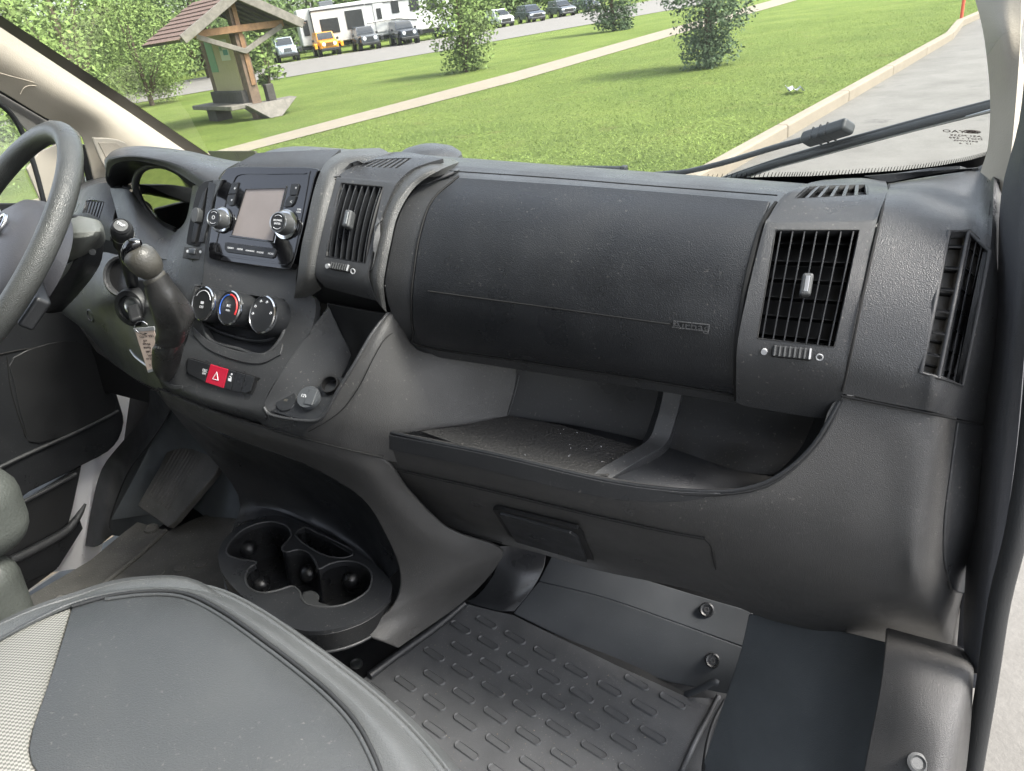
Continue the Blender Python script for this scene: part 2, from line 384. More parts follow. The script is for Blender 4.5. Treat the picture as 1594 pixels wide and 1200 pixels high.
def lathe(name, o, axis, prof, m, parent, seg=28, su=1, sv=1, uv=None, **kw):
    u, v, a = uv if uv else frame_of(axis); verts = []; faces = []
    for r, h in prof:
        for i in range(seg):
            t = 2*math.pi*i/seg; verts.append(o + a*h + u*(math.cos(t)*r*su) + v*(math.sin(t)*r*sv))
    for i in range(len(prof)-1):
        for j in range(seg):
            j2 = (j+1) % seg; faces.append((i*seg+j, i*seg+j2, (i+1)*seg+j2, (i+1)*seg+j))
    faces.append(tuple(range(seg-1, -1, -1))); st = (len(prof)-1)*seg; faces.append(tuple(range(st, st+seg)))
    return mk(name, verts, faces, m, parent, **kw)
def tube(name, path, rad, m, parent, seg=8, k=1, su=1, closed=False, **kw):
    path = [V(p) for p in path]
    rads = list(rad) if isinstance(rad, (list, tuple)) else [rad]*len(path)
    if k > 1:
        if closed: path = crloop(path, k); rads = [rads[0]]*len(path)
        else:
            rr = cr([V((x, 0, 0)) for x in rads], k); path = cr(path, k); rads = [x.x for x in rr]
    n = len(path); verts = []; faces = []; up = None
    for i, p in enumerate(path):
        t = (path[(i+1) % n] - path[i-1]) if closed else (path[min(i+1, n-1)] - path[max(i-1, 0)])
        t.normalize()
        if up is None: u, v, _ = frame_of(t)
        else:
            u = (up - t*up.dot(t)).normalized(); v = t.cross(u)
        up = u
        for j in range(seg):
            a = 2*math.pi*j/seg; verts.append(p + u*(math.cos(a)*rads[i]) + v*(math.sin(a)*rads[i]*su))
    for i in range(n if closed else n-1):
        i2 = (i+1) % n
        for j in range(seg):
            j2 = (j+1) % seg; faces.append((i*seg+j, i*seg+j2, i2*seg+j2, i2*seg+j))
    if not closed:
        faces.append(tuple(range(seg-1, -1, -1))); st = (n-1)*seg; faces.append(tuple(range(st, st+seg)))
    return mk(name, verts, faces, m, parent, ang=50, **kw)
def box(name, c, ax, size, m, parent, bev=.001, seg=2, taper=1.0, **kw):
    u, v, n_ = ax; a, b, d = (s/2 for s in size); verts = []
    for z in (-1, 1):
        t = taper if z > 0 else 1
        for x, y in ((-1, -1), (1, -1), (1, 1), (-1, 1)): verts.append(c + u*(x*a*t) + v*(y*b*t) + n_*(z*d))
    faces = [(3, 2, 1, 0), (4, 5, 6, 7), (0, 1, 5, 4), (1, 2, 6, 5), (2, 3, 7, 6), (3, 0, 4, 7)]
    if u.cross(v).dot(n_) < 0: faces = [tuple(reversed(f_)) for f_ in faces]
    return mk(name, verts, faces, m, parent, bev=bev, seg=seg, **kw)
def text(name, s, o, u, v, size, m, parent, align='CENTER', squash=1.0, **kw):
    cu = bpy.data.curves.new(name, 'FONT'); cu.body = s; cu.size = size; cu.align_x = align; cu.align_y = 'CENTER'; cu.extrude = .00015/size*size; cu.resolution_u = 2
    ob = bpy.data.objects.new('tmp', cu); me = bpy.data.meshes.new_from_object(ob); bpy.data.objects.remove(ob)
    n_ = u.cross(v).normalized()
    verts = [o + u*(p.co.x*squash) + v*p.co.y + n_*p.co.z for p in me.vertices]; faces = [tuple(p.vertices) for p in me.polygons]
    bpy.data.meshes.remove(me); return mk(name, verts, faces, m, parent, smooth=False, **kw)
def seam(pts, parent, r=.0011, name='seam', m='seam', k=4, **kw): return tube(name, pts, r, m, parent, seg=6, k=k, **kw)
def SP(prof, off, l): return [S(x, y, off, prof) for x, y in l]
def copyo(o, loc=None, rot=None, scale=None, parent=None):
    c = o.copy(); C.objects.link(c)
    if parent is not None: c.parent = parent
    if loc is not None: c.location = loc
    if rot is not None: c.rotation_euler = rot
    if scale is not None: c.scale = scale
    if o.name in BASE: BASE[c.name] = BASE[o.name]
    return c

# ================================================================== OUTDOORS (level world, z = 0 at the grass)
def sheet(name, pts, z, m_, base=(0,0,0)):
    o = mk(name, [V((p[0], p[1], z)) for p in pts], [tuple(range(len(pts)))], m_, None, smooth=False, base=base, frame=WORLD); o['kind'] = 'structure'
    if o.data.polygons[0].normal.z < 0: o.data.flip_normals()
    return o
sheet('lawn', [(-400,-300),(400,-300),(400,500),(-400,500)], 0, 'grass')
ka, kb_ = g(1194,222), g(1470,63); kd = (kb_-ka).normalized(); ks = V((kd.y, -kd.x, 0))
k0 = ka - kd*45; k1 = kb_
k2 = g(1487,42); k3 = g(1523,26); k4 = k3 + (k3-k2).normalized()*18
lotp = [k0, ka, k1, k2, k3, k4, k4+V((40,-10,0)), V((60,-60,0)), V((-40,-60,0))]
sheet('parking_lot', [(p.x, p.y) for p in lotp], .006, 'lot')
def kerb(a, b):
    d = (b-a).normalized(); s = V((d.y, -d.x, 0)); L = (b-a).length; n = max(1, round(L/2.4))
    t = thing('kerb', 'pale concrete kerb between the lawn and the parking lot' if a is k0 else 'short corner run of pale kerb beside the red post' if a is k1 else 'far run of pale kerb behind the passenger pillar', 'kerb', a, WORLD)
    for i in range(n):
        p, q = a + d*(L*i/n+.006), a + d*(L*(i+1)/n-.006)
        vs = [p, q, q+s*.15, p+s*.15]
        mk('kerb_stone', [v_ for v_ in vs] + [v_ + V((0,0,.15)) for v_ in vs], [(4,5,6,7),(0,4,7,3),(1,2,6,5),(0,1,5,4),(2,3,7,6)], 'path_concrete', t, bev=.025, flip=True)
kerb(k0, k1); kerb(k1, k2 + (k2-k1)*.02); kerb(k2, k4)
def band(name, near, far, z, m_):
    n_ = [g(*p) for p in near]; f_ = [g(*p) for p in far]
    n_ = [n_[0] + (n_[0]-n_[1]).normalized()*40] + n_ + [n_[-1] + (n_[-1]-n_[-2]).normalized()*70]
    f_ = [f_[0] + (f_[0]-f_[1]).normalized()*40] + f_ + [f_[-1] + (f_[-1]-f_[-2]).normalized()*70]
    o = mk(name, [V((p.x, p.y, z)) for p in n_ + f_], [(i, i+1, len(n_)+i+1, len(n_)+i) for i in range(len(n_)-1)], m_, None, smooth=False, base=(0,0,0), frame=WORLD); o['kind'] = 'structure'
    for p in o.data.polygons:
        if p.normal.z < 0: o.data.flip_normals(); break
band('footpath', [(340,250),(400,232),(800,128),(1046,56),(1200,12)], [(340,235),(400,219),(800,113),(1045,44),(1200,1)], .012, 'path_concrete')
band('road', [(206,162),(410,127),(698,78),(800,59),(930,36)], [(205,140),(415,103),(698,58),(800,40),(930,16)], .02, 'road_grey')
# foliage
def leaves(name, blobs, n, size, m_, parent, rnd):
    vs, fs = [], []
    for _ in range(n):
        c, r = rnd.choice(blobs)
        d = V((rnd.gauss(0,1), rnd.gauss(0,1), rnd.gauss(0,1))).normalized()
        p = c + V((d.x*r.x, d.y*r.y, d.z*r.z))*(rnd.random()**.45)
        u = V((rnd.gauss(0,1), rnd.gauss(0,1), rnd.gauss(0,1)*.7)).normalized(); w_ = u.cross(V((rnd.gauss(0,1), rnd.gauss(0,1), rnd.gauss(0,1)))).normalized()
        s = size*rnd.uniform(.6, 1.3); i = len(vs)
        vs += [p - u*s, p + w_*s*.5, p + u*s, p - w_*s*.5]; fs.append((i, i+1, i+2, i+3))
    return mk(name, vs, fs, m_, parent, smooth=False)
def tree(name, label, base, h, w_, nb, n, size, m_, group, seed, trunk=.3, low=.25, lean=0):
    rnd = random.Random(seed); base = V(base)
    t = thing(name, label, 'tree' if 'tree' in name else 'shrub', base, WORLD, group)
    blobs = []
    for i in range(nb):
        z = h*(low + (1-low)*(i+.5)/nb*.92); f = math.sin(math.pi*min(.95, max(.12, (z/h-low*.5)/(1-low*.4))))**.6
        a = rnd.random()*6.283; rr = w_*.33*f*rnd.uniform(.5, 1.0)
        r = w_*.30*f*rnd.uniform(.7, 1.15)
        blobs.append((base + V((math.cos(a)*rr + lean*z, math.sin(a)*rr, z)), V((r, r, r*rnd.uniform(.7, 1.0)))))
    leaves('crown', blobs, n, size, m_, t, rnd)
    tr = tube('trunk', [base - V((0,0,.1)), base + V((lean*h*.3,0,h*.35)), base + V((lean*h*.7,.1,h*.7))], [trunk*.5, trunk*.36, trunk*.12], 'bark', t, k=3, seg=8)
    for b in blobs[::max(1, nb//5)]:
        z0 = base + V((lean*h*.2, 0, h*low*.8)); tube('limb', [z0, (z0+b[0])/2 + V((0,0,.1*h*.2)), b[0]], [trunk*.22, trunk*.15, trunk*.05], 'bark', tr, seg=6)
    return t
p = g(725,112); tree('shrub', 'tall yellow-green shrub between the road and the footpath', p, 3.5, 2.7, 30, 6500, .062, 'leaf_light', 'lawn shrubs', 1, .16, .02)
p = g(955,48); tree('shrub', 'rounded grey-green shrub beside the far end of the road', p, 3.8, 3.2, 24, 6000, .075, 'leaf_grey', 'lawn shrubs', 2, .16, .02)
p = g(1100,104); tree('shrub', 'large dark grey-green shrub nearest the van on the lawn', p, 3.1, 2.3, 36, 11000, .042, 'leaf_grey', 'lawn shrubs', 5, .12, .03)
p = gy(225,126,30); p.z = 0; tree('small_tree', 'small bright green tree behind the wooden kiosk', p, 3.9, 4.6, 24, 12000, .05, 'leaf_light', 'trees near the kiosk', 8, .2, .10)
p = gy(415,110,24); p.z = 0; tree('shrub', 'slender leafy sapling right of the kiosk post', p, 2.6, 1.3, 10, 1500, .07, 'leaf_light', 'trees near the kiosk', 9, .08, .2)
names = ['dense dark tree at the left edge of the wood', 'broad green tree left of the small bright tree', 'hazy green tree behind the small bright tree', 'tall tree behind the kiosk roof', 'leafy tree between the kiosk and the trailer', 'tree rising behind the rear of the trailer', 'tree behind the middle of the trailer', 'tree behind the front of the trailer', 'tree behind the gap right of the trailer', 'tree behind the white parked car', 'tree at the right end of the wood', 'bushy tree beyond the left pillar', 'low bushy tree seen through the driver window', 'tree seen through the driver door window', 'dark tree over the kiosk ridge']
spots = [(20,40,36,9,10,0),(95,60,34,8,9,1),(175,50,42,9,10,0),(300,20,48,11,12,0),(410,20,66,11,13,0),(480,10,76,11,14,0),(570,0,78,11,14,1),(660,0,80,11,14,0),(730,0,86,12,14,1),(800,0,96,12,16,0),(880,0,104,11,16,0),(-60,110,24,7,8,1),(-150,330,13,4.5,6,1),(-60,200,17,5,6,1),(240,10,58,13,14,0)]
for i, (px, py, dist, h, w_, li) in enumerate(spots):
    p = gy(px, py, dist); p.z = 0
    tree('background_tree', names[i], p, h, w_, 22, 13000 if dist < 60 else 6000, .062 if dist < 38 else .11 if dist < 60 else .2, ('leaf','leaf_light')[li], 'trees of the wood behind the road', 20+i, .5, .06)
# understorey hedge as one mass
rnd = random.Random(4); bl = []
for i in range(90):
    t = i/89; px = -150 + 1150*t; d = 44 + 56*t; p = gy(px, 40, d); bl.append((V((p.x, p.y, 1.6+rnd.random()*1.5)), V((2.6, 2.2, 1.9))))
vs, fs = [], []
for _ in range(15000):
    c, r = rnd.choice(bl); d = V((rnd.gauss(0,1), rnd.gauss(0,1), rnd.gauss(0,1))).normalized(); p = c + V((d.x*r.x, d.y*r.y, d.z*r.z))*(rnd.random()**.4)
    u = V((rnd.gauss(0,1), rnd.gauss(0,1), rnd.gauss(0,1))).normalized(); w2 = u.cross(V((rnd.gauss(0,1), rnd.gauss(0,1), rnd.gauss(0,1)))).normalized(); s = .3*rnd.uniform(.6,1.3); i = len(vs)
    vs += [p-u*s, p+w2*s*.5, p+u*s, p-w2*s*.5]; fs.append((i, i+1, i+2, i+3))
us = mk('undergrowth', vs, fs, 'leaf', None, smooth=False, base=(0,40,0), frame=WORLD); us['kind'] = 'stuff'; us['label'] = 'mass of green undergrowth along the edge of the wood'; us['category'] = 'undergrowth'

# ------------------------------------------------------------------ kiosk: two posts under a gable roof, the board along the ridge
kbase = g(404,184); kz = V((0,0,1)); ky = V((-math.sin(R_(38)), math.cos(R_(38)), 0)); kx = V((ky.y, -ky.x, 0))
kio = thing('information_kiosk', 'weathered timber notice kiosk with shingled gable roof on the lawn', 'kiosk', kbase, WORLD)
KP = lambda x, y, z: kbase + kx*x + ky*y + kz*(z*.84)
def kbox(name, a, b, wd, dp_, m_, parent=kio, bev=.01):
    d = (b-a); L = d.length; d.normalize(); s = ky.cross(d)
    if s.length < .1: s = kx.copy()
    s.normalize(); return box(name, (a+b)/2, (s, d.cross(s), d), (wd, dp_, L), m_, parent, bev=bev)
BL = 2.1
kbox('post', KP(0,0,0), KP(0,0,2.2), .24, .24, 'timber'); kbox('post', KP(.02,-.135,.9), KP(.02,-.135,3.02), .11, .04, 'timber_orange'); kbox('post', KP(0,BL,0), KP(0,BL,2.9), .20, .20, 'timber'); kbox('king_post', KP(0,0,2.2), KP(0,0,3.05), .2, .2, 'timber')
kbox('tie_beam', KP(-1.1,-.18,2.36), KP(1.1,-.18,2.36), .15, .12, 'timber_orange')
kbox('brace', KP(-1.05,-.20,2.30), KP(.02,-.20,1.78), .11, .10, 'timber_grey'); kbox('brace', KP(1.05,-.20,2.30), KP(-.02,-.20,1.78), .11, .10, 'timber_grey')
kbox('barge_board', KP(-1.46,-.52,2.27), KP(0,-.52,3.17), .20, .06, 'timber_grey'); kbox('barge_board', KP(1.46,-.52,2.27), KP(0,-.52,3.17), .20, .06, 'timber_grey')
RL = 2.7
for sg_ in (-1, 1):
    a, b = KP(0,-.50,3.22), KP(sg_*1.52,-.50,2.26); dd = ky*RL
    n_ = (b-a).cross(dd).normalized(); n_ = n_ if n_.z > 0 else -n_
    rf = slab('roof', [a, b, b+dd, a+dd], n_, -.05, 0, 'timber_dark', kio, bev=.004)
    rows_ = 9; sdir = (b-a)/rows_
    sh0 = None
    for r in range(rows_):
        for c_ in range(11):
            o0 = a + sdir*r + ky*(RL*(c_ + (.5 if r % 2 else 0))/11.5); wd = ky*(RL/11.5-.012); ln = sdir*1.12
            vs = [o0 + n_*.012, o0+wd + n_*.012, o0+wd+ln + n_*.036, o0+ln + n_*.036]
            if sh0 is None:
                sh0 = mk('shingle', vs + [v_ - n_*.016 for v_ in vs], [(0,1,2,3),(7,6,5,4),(0,3,7,4),(2,1,5,6),(3,2,6,7),(1,0,4,5)], 'shingle', rf, smooth=False); so0 = o0
            else: copyo(sh0, loc=o0-so0, parent=rf)
    for j_ in range(6): kbox('rafter', KP(0,-.35+j_*.45,3.12), KP(sg_*1.38,-.35+j_*.45,2.28), .07, .06, 'timber_dark')
KB = lambda y, z, o: KP(-.06-o, y, z)
box('notice_board', KB(BL/2,1.47,0), (ky, kz, -kx), (BL-.2,1.6,.08), 'timber', kio, bev=.01)
box('board_face', KB(BL/2,1.50,.05), (ky, kz, -kx), (BL-.45,1.35,.03), 'board', kio, bev=.004)
for y, z, w_, h_, m_ in ((BL-.48,1.78,.45,.78,'poster_green'), (.72,1.88,.55,.46,'poster_white'), (.90,2.0,.16,.22,'poster_green'), (.65,1.82,.28,.12,'poster_teal')):
    box('poster', KB(y,z,.072), (ky, kz, -kx), (w_,h_,.006 if m_ != 'poster_teal' else .012), m_, kio, bev=.001)
box('ledge', KB(BL/2,.62,.05), (ky, kz, -kx), (BL-.1,.28,.30), 'timber_dark', kio, bev=.02)
box('bench', KB(BL/2+.1,.40,.35), (ky, kz, -kx), (BL+.5,.10,.55), 'timber_grey', kio, bev=.02)
box('bench_foot', KB(BL/2+.5,.18,.30), (ky, kz, -kx), (.6,.36,.4), 'timber_dark', kio, bev=.02)
plt = thing('timber_planter', 'low wedge-shaped timber planter at the foot of the kiosk', 'planter', KP(.4,-.3,0), WORLD)
mk('planter_box', [KP(-.35,-.3,.42), KP(.95,-.35,.42), KP(1.05,.25,.42), KP(-.3,.3,.42), KP(.05,-.55,0), KP(.35,-.55,0), KP(.6,.1,0), KP(.0,.1,0)], [(0,3,2,1),(4,5,6,7),(0,1,5,4),(1,2,6,5),(2,3,7,6),(3,0,4,7)], 'timber_grey', plt, smooth=False, bev=.02, flip=True)
box('planter_post', KP(.38,-.1,.62), (kx, ky, kz), (.2,.2,.42), 'timber_dark', plt, bev=.02)

# ------------------------------------------------------------------ trailer and parked cars
def wheel(parent, c, ax, r, wd):
    t = lathe('wheel', c - ax*wd/2, ax, [(r*.6,0),(r*.95,.0),(r,.04),(r,wd-.04),(r*.95,wd),(r*.6,wd)], 'tyre', parent, seg=20)
    lathe('rim', c - ax*(wd/2+.01), ax, [(r*.6,0),(r*.58,.02),(r*.2,.03),(r*.15,0)], 'satin_metal', t, seg=16); return t
ra_, rb_ = gy(478,96,59), gy(712,60,62); ra_.z = rb_.z = 0; rxx = (rb_-ra_).normalized(); ryy = V((-rxx.y, rxx.x, 0)); L = (rb_-ra_).length
rv_ = thing('travel_trailer', 'long white travel trailer with black window panels behind the parked cars', 'trailer', ra_, WORLD)
RP = lambda x, y, z: ra_ + rxx*x + ryy*y + kz*z
pro = [(0,.75),(L*.93,.75),(L*.985,1.3),(L,2.0),(L*.975,2.7),(L*.93,3.1),(L*.88,3.25),(0,3.1)]
n = len(pro); mk('shell', [RP(x,0,z) for x, z in pro] + [RP(x,2.4,z) for x, z in pro], [tuple(range(n)), tuple(range(2*n-1,n-1,-1))] + [(i, n+i, n+(i+1) % n, (i+1) % n) for i in range(n)], 'rv_white', rv_, bev=.08)
box('slide_out', RP(L*.25,-.18,1.95), (rxx, kz, -ryy), (L*.34,2.3,.5), 'rv_white', rv_, bev=.03)
def rbox(name, x, z, w_, h_, m_, y=-.03): return box(name, RP(L*x,y,z), (rxx, kz, -ryy), (w_,h_,.05), m_, rv_, bev=.02)
rbox('window', .04,1.9,.4,1.0,'rv_dark'); rbox('window', .185,1.85,1.3,.95,'rv_dark',-.45); rbox('window', .345,2.05,1.25,1.2,'rv_dark',-.45)
dd = rbox('door', .51,1.95,.75,1.9,'rv_white',-.04); rbox('door_window', .51,2.2,.35,.7,'rv_dark',-.08); rbox('window', .62,2.6,.55,1.0,'rv_dark'); rbox('window', .745,2.45,.7,.7,'rv_dark'); rbox('window', .86,2.45,.7,.7,'rv_dark')
for pts in ([(.43,2.9),(.92,2.9),(.94,.9)], [(.08,2.9),(.42,2.9)], [(.08,.9),(.08,2.9)], [(.42,1.7),(.62,1.75),(.75,1.5)], [(.92,2.2),(.97,2.0),(.99,1.7)]):
    tube('stripe', [RP(L*x,-.03 if x > .42 else -.44,z) for x, z in pts], .05, 'rv_dark', rv_, seg=6)
box('roof_unit', RP(L*.2,1.2,3.3), (rxx, ryy, kz), (1.0,.8,.35), 'car_grey', rv_, bev=.06)
for x in (.58, .66): wheel(rv_, RP(L*x,.1,.38), ryy, .38, .25)
box('chassis', RP(L*.47,1.2,.62), (rxx, ryy, kz), (L*.95,2.0,.25), 'rv_dark', rv_, bev=.03)
gbox = box
def car(name, label, px, py, dist, col, kind, group='cars parked along the far side of the road'):
    p = gy(px, py, dist); p.z = 0
    fx = (rxx*.97 + ryy*.05).normalized() if px < 700 else rxx; fy = V((-fx.y, fx.x, 0))
    t = thing(name, label, 'car', p, WORLD, group); Q = lambda x, y, z: p + (fx*x + fy*y + kz*z)*.84
    def box(nm, c, ax, size, m_, parent, bev=.001): return gbox(nm, c, ax, tuple(s_*.84 for s_ in size), m_, parent, bev=bev)
    def hull(nm, secs, m_, bev=.06, parent=t):
        vs = []; fs = []
        for y, z0, z1, w0, w1 in secs: vs += [Q(-w0,y,z0), Q(w0,y,z0), Q(w1,y,z1), Q(-w1,y,z1)]
        for i in range(len(secs)-1):
            for j in range(4): fs.append((i*4+j, i*4+(j+1) % 4, i*4+4+(j+1) % 4, i*4+4+j))
        k = len(vs)-4; fs += [(3,2,1,0), (k, k+1, k+2, k+3)]
        return mk(nm, vs, fs, m_, parent, bev=bev)
    if kind == 'jeep':
        hull('body', [(0,.60,1.12,.72,.72),(.25,.55,1.18,.80,.76),(1.5,.5,1.22,.82,.80),(4.0,.5,1.25,.82,.82)], col)
        hull('cabin', [(1.35,1.2,1.24,.78,.74),(1.62,1.2,1.82,.78,.68),(3.9,1.2,1.86,.80,.70)], col, .05)
        hull('windshield', [(1.33,1.27,1.29,.66,.66),(1.56,1.72,1.78,.60,.60),(1.6,1.7,1.74,.6,.6)], 'car_glass', .02)
        gr_ = box('grille', Q(0,-.02,.88), (fx, kz, -fy), (1.1,.42,.05), col, t, bev=.02)
        for i in range(7): box('grille_slot', Q(-.27+i*.09,-.06,.88), (fx, kz, -fy), (.05,.30,.03), 'car_black', gr_, bev=.005)
        for s in (-1, 1):
            lathe('headlight', Q(s*.45,.0,.92), -fy, [(.12,0),(.12,.05),(.05,.07)], 'lamp_lens', t, seg=16)
            hull('fender', [(.15,.62,.98,.12,.12),(.4,.85,1.05,.14,.14),(1.2,.85,1.05,.14,.14)], 'car_black' if col != 'car_orange' else col, .03).location += fx*s*.9
        box('bumper', Q(0,-.15,.52), (fx, kz, -fy), (1.55,.22,.22), 'car_black', t, bev=.04)
    else:
        hull('body', [(0,.35,.80,.82,.74),(.25,.3,.95,.90,.82),(1.3,.3,1.05,.92,.86),(4.6,.35,1.08,.92,.88)], col, .08)
        hull('cabin', [(1.1,1.0,1.06,.80,.76),(1.9,1.0,1.62,.82,.62),(4.3,1.0,1.66,.82,.64)], col, .08)
        hull('windshield', [(1.06,1.08,1.12,.70,.70),(1.72,1.50,1.56,.58,.58),(1.8,1.45,1.5,.58,.58)], 'car_glass', .02)
        box('grille', Q(0,-.03,.62), (fx, kz, -fy), (.95,.28,.06), 'car_black', t, bev=.02)
        for s in (-1, 1): box('headlight', Q(s*.66,.02,.72), (fx, kz, -fy), (.34,.14,.10), 'lamp_lens', t, bev=.03)
        box('bumper', Q(0,-.05,.36), (fx, kz, -fy), (1.6,.2,.14), 'car_black', t, bev=.04)
    for s in (-1, 1):
        for y in (.85, 3.4): wheel(t, Q(s*.78,y,.40 if kind == 'jeep' else .35), fx, .40 if kind == 'jeep' else .35, .24)
        box('mirror', Q(s*1.02,1.7,1.25), (fx, fy, kz), (.2,.12,.18), 'car_black', t, bev=.03)
car('parked_car', 'silver-blue boxy off-roader left of the trailer', 452, 96, 56, 'car_silver', 'jeep')
car('parked_car', 'orange boxy off-roader in front of the trailer', 517, 88, 56.5, 'car_orange', 'jeep')
car('parked_car', 'grey boxy off-roader right of the orange one', 579, 76, 57, 'car_grey', 'jeep')
car('parked_car', 'dark grey boxy off-roader in front of the trailer nose', 640, 68, 57.5, 'car_dark', 'jeep')
car('parked_car', 'pale car half hidden behind the yellow-green shrub', 702, 52, 64, 'car_silver', 'suv')
car('parked_car', 'white car right of the yellow-green shrub', 789, 36, 68, 'car_white', 'suv')
car('parked_car', 'dark blue car right of the white car', 838, 30, 70, 'car_dark', 'suv')
car('parked_car', 'grey car left of the far grey-green shrub', 886, 20, 74, 'car_grey', 'suv')
car('parked_car', 'dark car at the right end of the row', 925, 14, 78, 'car_dark', 'suv')
# red post by the kerb, litter on the grass
rp0 = g(1495,38); rpt = thing('marker_post', 'slim red marker post at the kerb corner', 'post', rp0, WORLD)
lathe('post', rp0, kz, [(.035,-.1),(.035,1.5),(.030,1.52)], 'red_paint', rpt, seg=14); lathe('post_foot', rp0, kz, [(.06,0),(.055,.03),(.036,.04)], 'red_paint', rpt, seg=14)
rnd = random.Random(11)
lit = thing('paper_litter', 'small torn white paper lying on the grass near the kerb', 'litter', g(1238,139), WORLD)
vs = [g(1225 + 28*i/7, 139 + rnd.uniform(-3,4), .03+rnd.random()*.06) for i in range(8)]; vs2 = [v_ + V((.02,.14,rnd.uniform(-.02,.05))) for v_ in vs]
mk('crumpled_sheet', vs+vs2, [(i, i+1, 9+i, 8+i) for i in range(7)], 'white_print', lit, solid=.004)

# standing grass blades on the lawn in front of the van
rnd = random.Random(12); vs, fs = [], []
kn_ = V((-kd.y, kd.x, 0))
pn0, pn1 = g(400,232), g(1046,56); pdn = V((-(pn1-pn0).y, (pn1-pn0).x, 0)).normalized()
while len(fs) < 70000:
    y = 6.5 + 21*rnd.random()**1.5; x = rnd.uniform(-.45*y-1, .62*y+1); q_ = V((x, y, 0))
    if (q_-ka).dot(kn_) < .06 or (q_-pn0).dot(pdn) > -.05: continue
    h_ = rnd.uniform(.010,.026); a_ = rnd.random()*6.283; s_ = V((math.cos(a_), math.sin(a_), 0))*rnd.uniform(.004,.009); i = len(vs)
    vs += [q_-s_, q_+s_, q_ + V((rnd.gauss(0,.02), rnd.gauss(0,.02), h_))]; fs.append((i, i+1, i+2))
gb = mk('grass_blades', vs, fs, 'grass_blade', None, smooth=False, base=(0,10,0), frame=WORLD); gb['kind'] = 'stuff'; gb['label'] = 'short mown grass standing on the lawn'; gb['category'] = 'grass'
# ================================================================== DASHBOARD
dash = thing('dashboard', 'charcoal moulded plastic van dashboard with radio, vents and open shelf', 'dashboard', (0, .85, .6))
# dark core behind all the skins
def sweep(name, prof, off, x0, x1, m, parent, th=.004, zmin=None):
    n = len(prof); q = []
    for i in range(n):
        t = (prof[min(i+1, n-1)] - prof[max(i-1, 0)]).normalized()
        p = prof[i] + V((0, t.z, -t.y))*off
        if zmin is None or p.z > zmin: q.append(p)
    verts = [V((x0, p.y, p.z)) for p in q] + [V((x1, p.y, p.z)) for p in q]; k = len(q)
    return mk(name, verts, [(i, i+1, k+i+1, k+i) for i in range(k-1)], m, parent, solid=th)
sweep('dash_core', PASS, -.05, .05, .93, 'black', dash, zmin=.70)
sweep('dash_core', LOWR, -.06, .85, .95, 'black', dash)
sweep('dash_core', [p for p in LOWR if p.z < .47], -.05, .36, .95, 'black', dash)
# top pad from the crease to the windscreen
patch('top_pad', [[V((x, y, z)) for x in (-.13, .2, .5, .75, .95)] for y, z in ((.955, .899), (1.04, .9065), (1.15, .893), (1.35, .852), (1.55, .80), (1.72, .755))], 'plastic', dash, k=3)
patch('top_pad', [[V((x, y, z)) for x in (-.60, -.5, -.4, -.3, -.14)] for y, z in ((1.12, .845), (1.2, .84), (1.3, .825), (1.5, .785), (1.72, .74))], 'plastic', dash, k=3)

# --- passenger airbag and its surround
sur = patch('airbag_surround', SR(PASS, 0,
    [(712,257),(880,270),(1040,283),(1225,298)], [(650,289),(830,306),(1010,319),(1205,332)], [(620,333),(800,348),(990,362),(1190,374)],
    [(604,400),(790,413),(980,427),(1174,442)], [(598,450),(780,463),(970,481),(1160,502)], [(613,497),(790,517),(970,542),(1150,570)], [(648,552),(810,577),(980,603),(1147,630)]), 'plastic', dash, th=.006, bev=.003)
air = patch('airbag_panel', SR(PASS, .004,
    [(714,275),(880,286),(1040,298),(1200,312)], [(673,312),(840,324),(1010,338),(1184,355)], [(655,362),(830,374),(1000,388),(1171,405)],
    [(646,415),(815,428),(985,444),(1159,465)], [(641,470),(812,486),(980,503),(1150,525)], [(644,515),(812,535),(980,558),(1143,583)], [(657,538),(815,562),(980,586),(1145,614)]), 'airbag_skin', dash, th=.005, bev=.003, k=5)
seam(SP(PASS, .0043, [(666,453),(760,466),(850,478),(950,492),(1044,505)]), air, r=.0010, name='tear_line')
afr = PL(S(1049,500,.0062), S(1105,507,.0062), S(1052,513,.0062))
fo = afr.pts([(1048,499),(1105,505),(1103,517),(1047,510)]); fi = afr.pts([(1050,501),(1102.5,506.5),(1101,515),(1049.5,508.5)])
slab('airbag_badge', fo, afr.n, -.002, .0012, 'leather_plastic', air, bev=.0004, holes=[fi])
au = (afr.at(1105,505)-afr.at(1048,499)).normalized(); av = afr.n.cross(au)
text('lettering', 'Airbag', (fo[0]+fo[2])/2 + afr.n*.0012, au, av, .0135, 'leather_plastic', air, squash=1.25)
seam(SP(PASS, .0022, [(714,274),(673,311),(654,362),(645,415),(640,470),(643,516),(656,539),(815,563),(980,588),(1144,616)]), air, r=.0016, name='panel_gap')
seam(SP(PASS, .001, [(700,266),(850,276),(1000,288),(1210,304)]), sur, r=.0009)

